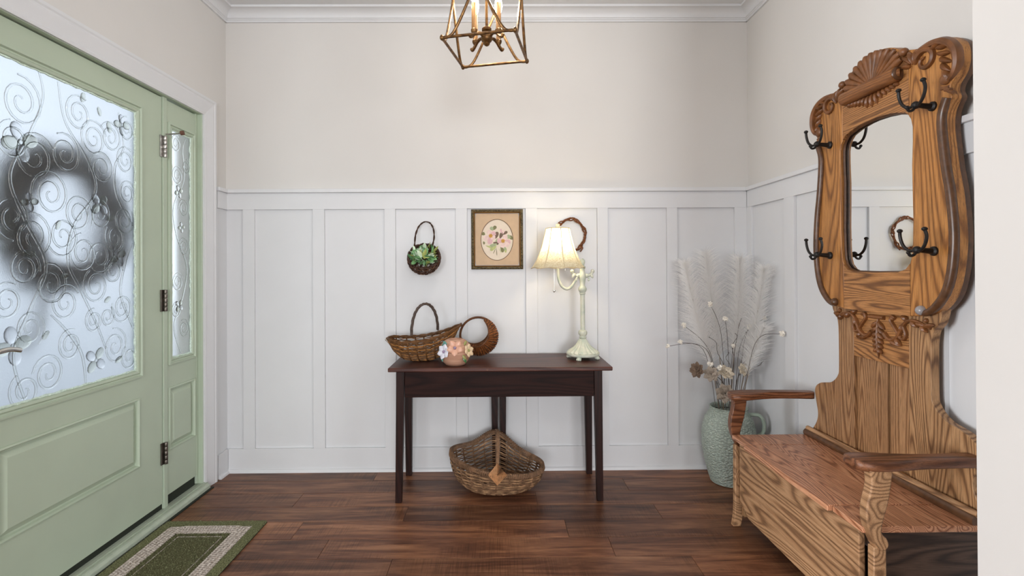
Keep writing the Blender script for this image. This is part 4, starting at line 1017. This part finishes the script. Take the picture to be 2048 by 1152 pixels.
# carving on the splat
def QS(a, z): return (XS-.003, YC+a, z)
obj('carved_bar', M().tube([QS(-.03, .992), QS(.04, .992)], .010, 10, sq=(.8, 1)), oakcarve, ht)
for i in range(6):
    z_ = .975-.020*i; L_ = .036-.003*i
    for sg in (-1, 1):
        a = math.radians(-90+sg*48); obj('drop_leaf', M().lobe(QS(0, z_), (0, sg*abs(cos(a)), sin(a)), L_*1.15, .018, .014), oakcarve, ht)
obj('drop_leaf', M().lobe(QS(0, .985), (0, 0, -1), .15, .014, .011), oakcarve, ht)
for sg in (-1, 1):
    c1 = spl([QS(sg*.030, .935), QS(sg*.055, .915), QS(sg*.085, .925), QS(sg*.105, .955), QS(sg*.125, .985), QS(sg*.155, .995), QS(sg*.19, .988), QS(sg*.222, .975)], 4)
    obj('vine_carving', M().tube(c1, [.0085-.004*i/(len(c1)-1) for i in range(len(c1))], 8, sq=(1.45, 1), up=(1, 0, 0)), oakcarve, ht)
    c2 = spl([QS(sg*.095, .940), QS(sg*.075, .965), QS(sg*.060, .985), QS(sg*.066, 1.0), QS(sg*.08, .995)], 4)
    obj('vine_carving', M().tube(c2, .006, 8, sq=(1.45, 1), up=(1, 0, 0)), oakcarve, ht)
    c3 = spl([QS(sg*.115, .97), QS(sg*.125, .945), QS(sg*.115, .925), QS(sg*.10, .93)], 4)
    obj('vine_carving', M().tube(c3, .006, 8, sq=(1.45, 1), up=(1, 0, 0)), oakcarve, ht)
    for a_, z_, an, L_ in ((.06, .916, -40, .04), (.085, .925, -70, .03), (.15, .995, -60, .032), (.17, .99, -30, .034), (.19, .985, -70, .03), (.20, .985, -10, .035), (.105, .95, 60, .03), (.13, .99, 120, .028)):
        an = math.radians(an); obj('vine_leaf', M().lobe(QS(sg*a_, z_), (0, sg*cos(an), sin(an)), L_, .019, .015, (-1, 0, 0), 8, 7, .3*sg), oakcarve, ht)
    for a_, z_ in ((.066, .993), (.10, .93), (.205, 1.0)): obj('carved_berry', M().ball(QS(sg*a_, z_), .0085, 8, 6), oakcarve, ht)
# bench
BX = 1.082
SZ = .421
obj('seat_lid', M().box(1.048, 1.33, 1.565, 2.098, SZ-.020, SZ), oakseat, ht, smooth=False, bevel=.003)
obj('seat_end', M().box(1.062, 1.414, 2.101, 2.232, SZ-.020, SZ-.001), oakseat, ht, smooth=False, bevel=.003)
obj('seat_end', M().box(1.062, 1.414, 1.432, 1.562, SZ-.020, SZ-.001), oakseat, ht, smooth=False, bevel=.003)
obj('seat_back_strip', M().box(1.3315, 1.414, 1.564, 2.099, SZ-.020, SZ-.001), oakseat, ht, smooth=False, bevel=.002)
obj('seat_moulding', M().tube([(1.402, 1.434, SZ+.010), (1.402, 2.230, SZ+.010)], .017, 10), oakdark, ht)
obj('seat_moulding', M().tube([(1.404, 1.430, SZ+.030), (1.404, 2.226, SZ+.030)], .010, 10), oakside, ht)
obj('front_board', M().prism([(1.475, .115), (1.50, .112), (1.515, .100), (1.535, .088), (2.13, .088), (2.15, .10), (2.165, .112), (2.205, .115), (2.205, .390), (1.475, .390)], 0, BX, BX+.02), oakside, ht, smooth=False, bevel=.003)
obj('lid_slot_shade', M().box(BX+.004, BX+.022, 1.475, 2.205, .390, SZ-.020), gap_shade, ht, smooth=False)  # dark strip painted in as the shade of the slot under the lid
for y0 in (1.443, 2.203):
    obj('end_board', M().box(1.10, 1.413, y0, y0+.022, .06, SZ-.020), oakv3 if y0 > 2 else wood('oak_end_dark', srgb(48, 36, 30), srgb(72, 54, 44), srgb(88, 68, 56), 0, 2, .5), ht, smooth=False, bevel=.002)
    obj('rear_leg', M().box(1.375, 1.413, y0, y0+.022, 0, .0595), oakdark, ht, smooth=False)
obj('bottom_board', M().box(BX+.022, 1.41, 1.466, 2.202, .095, .11), oakdark, ht, smooth=False)
# arm posts: S-curved boards, scroll at the foot, on plain legs
post = [(1.068, .594), (1.074, .56), (1.070, .53), (1.062, .50), (1.058, .465), (1.062, .43), (1.072, .40), (1.080, .382), (1.090, .366), (1.104, .360), (1.117, .366), (1.123, .380), (1.117, .396), (1.108, .404), (1.102, .420), (1.108, .45), (1.118, .485), (1.126, .52), (1.132, .56), (1.136, .594)]
post = [(p.x, p.y) for p in spl([(a, b, 0) for a, b in post], 3)]
legp = [(1.080, .37), (1.079, .10), (1.076, .05), (1.068, .0), (1.104, .0), (1.112, .04), (1.116, .09), (1.117, .37)]
for y0 in (2.2345, 1.410):
    obj('arm_post', M().prism(post, 1, y0, y0+.031), oakside if y0 < 2 else oakarm, ht, ang=30, bevel=.004)
    obj('front_leg', M().prism(legp, 1, y0+.003, y0+.028), oakside, ht, ang=30, bevel=.003)
    obj('post_boss', M().lathe([(.013, 0), (.012, .005), (.004, .007)], (0, 0, 0), 14), oakarm, ht).matrix_local = Matrix.Translation((1.104-1.25, y0-YC, .381)) @ Matrix.Rotation(PI/2, 4, 'X')
armp = [(1.042, .0), (1.046, .034), (1.075, .046), (1.12, .040), (1.18, .022), (1.26, .012), (1.34, .016), (1.414, .022), (1.4175, -.022), (1.36, -.030), (1.30, -.034), (1.24, -.038), (1.17, -.048), (1.11, -.052), (1.065, -.044), (1.046, -.026)]
armp = [(p.x, p.y) for p in spl([(a, b, 0) for a, b in armp], 4, True)]
for y0, sg in ((1.455, 1), (2.215, -1)):
    b = M(); n_ = len(armp); cx_ = 1.2
    loops = []
    for k_, zz in ((.80, .585), (.95, .589), (1, .597), (1, .603), (.95, .611), (.80, .615)):
        loops.append([(1.04+(a-1.04)*1.0 if k_ == 1 else (a if a > 1.40 else a+(1-k_)*.02*(1 if a < 1.06 else 0)), y0+sg*q*k_, zz+.004*sin(PI*(a-1.04)/.5)) for a, q in armp])
    b.rings(loops); b.f.append(list(range(n_))[::-1])
    obj('arm_rest', b, oakarm, ht, ang=50)
# iron hooks
hook_mesh = []
def hook(y, z, tilt=0):
    b = M(); x = XU
    b.tube([(x+.002, y, z), (x-.006, y, z), (x-.010, y, z), (x-.052, y, z+.004)], [.016, .015, .0095, .0075], 12)
    b.ball((x-.056, y, z+.004), .0125, 10, 7)
    for sg in (-1, 1):
        pts = spl([(x-.056, y, z+.004), (x-.062, y+sg*.020, z+.002), (x-.066, y+sg*.040, z+.018), (x-.068, y+sg*.050, z+.045), (x-.072, y+sg*.047, z+.068)], 4)
        b.tube(pts, .0050, 8); b.ball(pts[-1], .0085, 8, 6, (1, 1, .8))
    pts = spl([(x-.058, y, z), (x-.066, y, z-.012), (x-.078, y, z-.014), (x-.084, y, z-.004)], 4)
    b.tube(pts, .0045, 8); b.ball(pts[-1], .0062, 8, 6)
    obj('coat_hook', b, iron, ht)
hook(2.053, 1.690); hook(1.566, 1.692); hook(2.058, 1.227); hook(1.566, 1.228)

# ------------------------------------------------------------------ jug with dried flowers
JX, JY = 1.272, 2.712
jg = thing('ceramic_jug', (JX, JY, 0), 'tall sage green textured ceramic jug on the floor beside the bench', 'jug')
t = NT('sage_stoneware'); v_ = t.coord((1, 1, 1)); f_ = t.noise(v_, 12, 3)
ck = t.add('ShaderNodeTexVoronoi'); t.l(t.coord((1, 1, 1.6)), ck.inputs['Vector']); ck.inputs['Scale'].default_value = 84
t.set(t.mix(t.ramp(ck.outputs['Distance'], [(.25, (1, 1, 1, 1)), (.55, (.25, .25, .25, 1))]), srgb(148, 160, 150), t.ramp(f_, [(.3, srgb(178, 192, 180)), (.7, srgb(196, 208, 196))]), 'MIX'), .35)
t.bump(ck.outputs['Distance'], .8, .008); jug_m = t.m
jprof = [(.090, 0), (.098, .004), (.112, .05), (.130, .12), (.141, .19), (.143, .25), (.138, .30), (.126, .345), (.108, .375), (.099, .39), (.098, .405), (.101, .412), (.096, .414), (.088, .405), (.088, .38), (.10, .34), (.12, .26)]
def jl(prof, n=48): return M().lathe([(r_*.985, z) for r_, z in prof], (JX, JY, 0), n)
obj('jug_body', jl(jprof[:15]), jug_m, jg)
obj('jug_interior', M().lathe([(.001, .30), (.08, .30), (.087, .385)], (JX, JY, 0), 24, cap=False), gap_shade, jg)
obj('jug_handle', M().tube(spl([(JX+.10, JY-.03, .375), (JX+.145, JY-.05, .375), (JX+.165, JY-.06, .335), (JX+.16, JY-.058, .285), (JX+.130, JY-.045, .26)], 6), .010, 10, sq=(1, 1.3)), plain('sage_glaze_smooth', srgb(158, 172, 158), .35), jg)
mouth = Vector((JX, JY, .39))
# pampas plumes
pl_m = NT('pampas_white')
df = pl_m.add('ShaderNodeBsdfDiffuse'); df.inputs[0].default_value = (.98, .97, .955, 1); tl = pl_m.add('ShaderNodeBsdfTranslucent'); tl.inputs[0].default_value = (.98, .97, .955, 1)
tr = pl_m.add('ShaderNodeMixShader'); tr.inputs[0].default_value = .5; pl_m.l(df.outputs[0], tr.inputs[1]); pl_m.l(tl.outputs[0], tr.inputs[2]); pl_m.l(tr.outputs[0], pl_m.out.inputs[0])
plume_m = pl_m.m; stalk_m = plain('dry_stalk', srgb(150, 132, 110), .8)
def plume(path, width, label, seed, n=1900):
    rp = random.Random(seed); pts = spl(path, 8); o = thing('pampas_plume', tuple(pts[0]), label, 'dried grass', 'white pampas plumes in the jug')
    obj('stalk', M().tube(pts, [.003-.002*i/(len(pts)-1) for i in range(len(pts))], 5), stalk_m, o)
    b = M(); k_ = len(pts)
    for i in range(n):
        u = .36+.64*rp.random()**.85; q = u*(k_-1); j = min(int(q), k_-2); p0 = pts[j].lerp(pts[j+1], q-j); tg_ = (pts[j+1]-pts[j]).normalized()
        a = rp.uniform(0, 2*PI); e1 = tg_.orthogonal().normalized(); e2 = tg_.cross(e1); d_ = e1*cos(a)+e2*sin(a)
        L = width*1.5*(.45+.75*rp.random())*(1.0-.55*max(0, (u-.6)/.4)**1.5)*min(1, (u-.28)/.16)
        pr = p0; w = .0014; dr = (d_*rp.uniform(.35, .8)+tg_*1.0+Vector((rp.uniform(-.15, .15), 0, 0))).normalized(); n0 = len(b.v); sd = dr.cross(Vector((.3, -1, .2))).normalized()
        for s_ in range(5):
            b.v.append(tuple(pr+sd*w*(1-s_/4.6))); b.v.append(tuple(pr-sd*w*(1-s_/4.6)))
            if s_ < 4: b.f.append([n0+2*s_, n0+2*s_+1, n0+2*s_+3, n0+2*s_+2])
            dr = (dr+Vector((d_.x*.14+rp.uniform(-.06, .06), d_.y*.14, rp.uniform(-.16, -.02)))).normalized(); pr = pr+dr*L/4
    for v_ in range(len(b.v)):
        x, y, z = b.v[v_]; b.v[v_] = (min(x, 1.469), min(y, 2.88), z)
    obj('plume_hairs', b, plume_m, o, smooth=False, kind='stuff', fix=False)
plume([mouth+Vector((-.04, .01, -.06)), (1.19, 2.72, .62), (1.12, 2.74, .88), (1.055, 2.76, 1.20)], .095, 'white pampas plume leaning left over the last wainscot batten', 31)
plume([mouth+Vector((-.01, .03, -.06)), (1.25, 2.76, .65), (1.22, 2.78, .95), (1.185, 2.79, 1.25)], .10, 'tallest white pampas plume rising straight above the jug', 32)
plume([mouth+Vector((.02, .02, -.06)), (1.31, 2.73, .65), (1.34, 2.73, .92), (1.345, 2.72, 1.22)], .10, 'white pampas plume in front of the room corner', 33)
plume([mouth+Vector((.04, .0, -.06)), (1.36, 2.70, .62), (1.40, 2.66, .88), (1.415, 2.60, 1.17)], .09, 'white pampas plume leaning right against the side wall', 34)
plume([mouth+Vector((.045, -.01, -.06)), (1.34, 2.64, .58), (1.37, 2.62, .74), (1.40, 2.58, .86)], .07, 'short white pampas plume low on the bench side of the jug', 35, 900)
# wood roses and button flowers
rose_c = [plain('wood_rose_grey', srgb(160, 148, 134), .8, var=.25, scale=80), plain('wood_rose_brown', srgb(112, 92, 76), .8, var=.3, scale=80), plain('wood_rose_cream', srgb(206, 194, 174), .8, var=.18, scale=80)]
petal_ = [plain('button_cream', srgb(238, 232, 220), .8, var=.1, scale=80)]
def stemto(p, bend=0):
    p = Vector(p); s0 = Vector((JX+(p.x-JX)*.22, JY-.02+(p.y-JY)*.2, .375)); mid = s0.lerp(p, .55)+Vector((-(p.x-JX)*.22, 0, .05+bend)); return spl([s0, mid, p], 8)
def rose(p, r_, mt, label, face):
    p = Vector(p); o = thing('wood_rose', tuple(p), label, 'dried flower', 'dried wood roses in the jug')
    obj('stem', M().tube(stemto(p), .0022, 5), plain('grey_twig', srgb(92, 84, 80), .8) if 'grey_twig' not in bpy.data.materials else bpy.data.materials['grey_twig'], o)
    f = Vector(face).normalized(); e1 = f.orthogonal().normalized(); e2 = f.cross(e1)
    for ring_, (n_, q, tilt, L) in enumerate(((3, .08, 1.9, .55), (4, .20, 1.4, .68), (5, .34, .95, .82), (6, .48, .55, .95), (7, .60, .2, 1.05))):
        for i in range(n_):
            a = 2*PI*i/n_+ring_*.6; d_ = e1*cos(a)+e2*sin(a)
            obj('petal', M().lobe(p+d_*r_*q*.5-f*r_*.25, d_+f*tilt, r_*L*.95, r_*.85, r_*.10, (f-d_*.5), 6, 5, 0, .7), mt, o)
rose((1.075, 2.66, .625), .036, rose_c[1], 'dark brown wood rose drooping furthest left of the jug', (-1, -.6, .2))
rose((1.147, 2.64, .606), .034, rose_c[0], 'grey wood rose facing forward, second from the left above the jug', (-.3, -1, .1))
rose((1.238, 2.66, .615), .038, rose_c[2], 'wide cream and brown wood rose above the middle of the jug', (.1, -.7, .7))
rose((1.205, 2.60, .512), .042, rose_c[0], 'largest spiral wood rose just over the jug rim by the armrest', (-.1, -1, .25))
rose((1.336, 2.66, .625), .030, rose_c[2], 'pale wood rose on the right, above the armrest tip', (.3, -.9, .4))
twig_m = bpy.data.materials['grey_twig']
def button(p, r_, label, bend=0):
    p = Vector(p); o = thing('button_flower', tuple(p), label, 'dried flower', 'small white dried flowers in the jug')
    obj('stem', M().tube(stemto(p, bend), .0014, 5), twig_m, o)
    b = M(); rb_ = random.Random(int(p.x*1e4))
    for i in range(16):
        d_ = Vector((rb_.uniform(-1, 1), rb_.uniform(-1, .4), rb_.uniform(-1, 1))).normalized(); b.lobe(p, d_, r_, r_*.7, r_*.25, d_.orthogonal(), 6, 5)
    obj('flower_head', b, petal_[0], o)
for p_, r_, lb, be in (((.934, 2.70, .749), .014, 'white button flower hanging lowest at the far left tip', .10), ((1.0, 2.69, .771), .016, 'white button flower next in from the left tip', .07), ((1.025, 2.70, .862), .018, 'white button flower in front of the left plume', .02),
        ((1.17, 2.70, .978), .017, 'highest white button flower, on an arching stem', .05), ((1.248, 2.69, .897), .017, 'white button flower right below the highest one', .03), ((1.375, 2.68, .855), .018, 'white button flower at the corner of the room', .02),
        ((1.452, 2.67, .902), .014, 'white button flower on a right arching stem, upper one', .08), ((1.447, 2.5, .84), .019, 'white button flower nearest the side wall, rightmost', .10), ((1.41, 2.69, .80), .014, 'white button flower below the corner one', 0),
        ((1.366, 2.67, .692), .019, 'white button flower halfway up the right stems', 0), ((1.285, 2.68, .753), .014, 'small white button flower in the middle of the stems', 0), ((1.155, 2.67, .655), .018, 'white button flower close behind the grey wood rose', 0), ((1.197, 2.65, .640), .018, 'white button flower beside the wide cream wood rose', 0)):
    button(p_, r_, lb, be)
# curly twigs
for k_, (p_, lb) in enumerate((((1.30, 2.68, .82), 'thin grey curly twig standing in the middle of the jug'), ((1.17, 2.69, .80), 'grey curly twig leaning a little left in the jug'), ((1.43, 2.62, .68), 'grey curly twig looping out on the right of the jug'), ((1.125, 2.66, .60), 'short grey curly twig curling out on the left of the jug'), ((1.34, 2.70, .90), 'tallest straight grey twig among the plumes'), ((1.24, 2.66, .72), 'grey twig crossing behind the wood roses'))):
    p_ = Vector(p_); pts = stemto(p_); am = .018 if k_ != 4 else .004
    pts = [q+Vector((am*sin(i*1.0+k_)*i/len(pts), am*cos(i*.9+k_)*.5*i/len(pts), 0)) for i, q in enumerate(pts)]
    o = obj('curly_twig', M().tube(pts, .0016, 5), twig_m); tag(o, lb, 'twig', 'grey twigs in the jug')
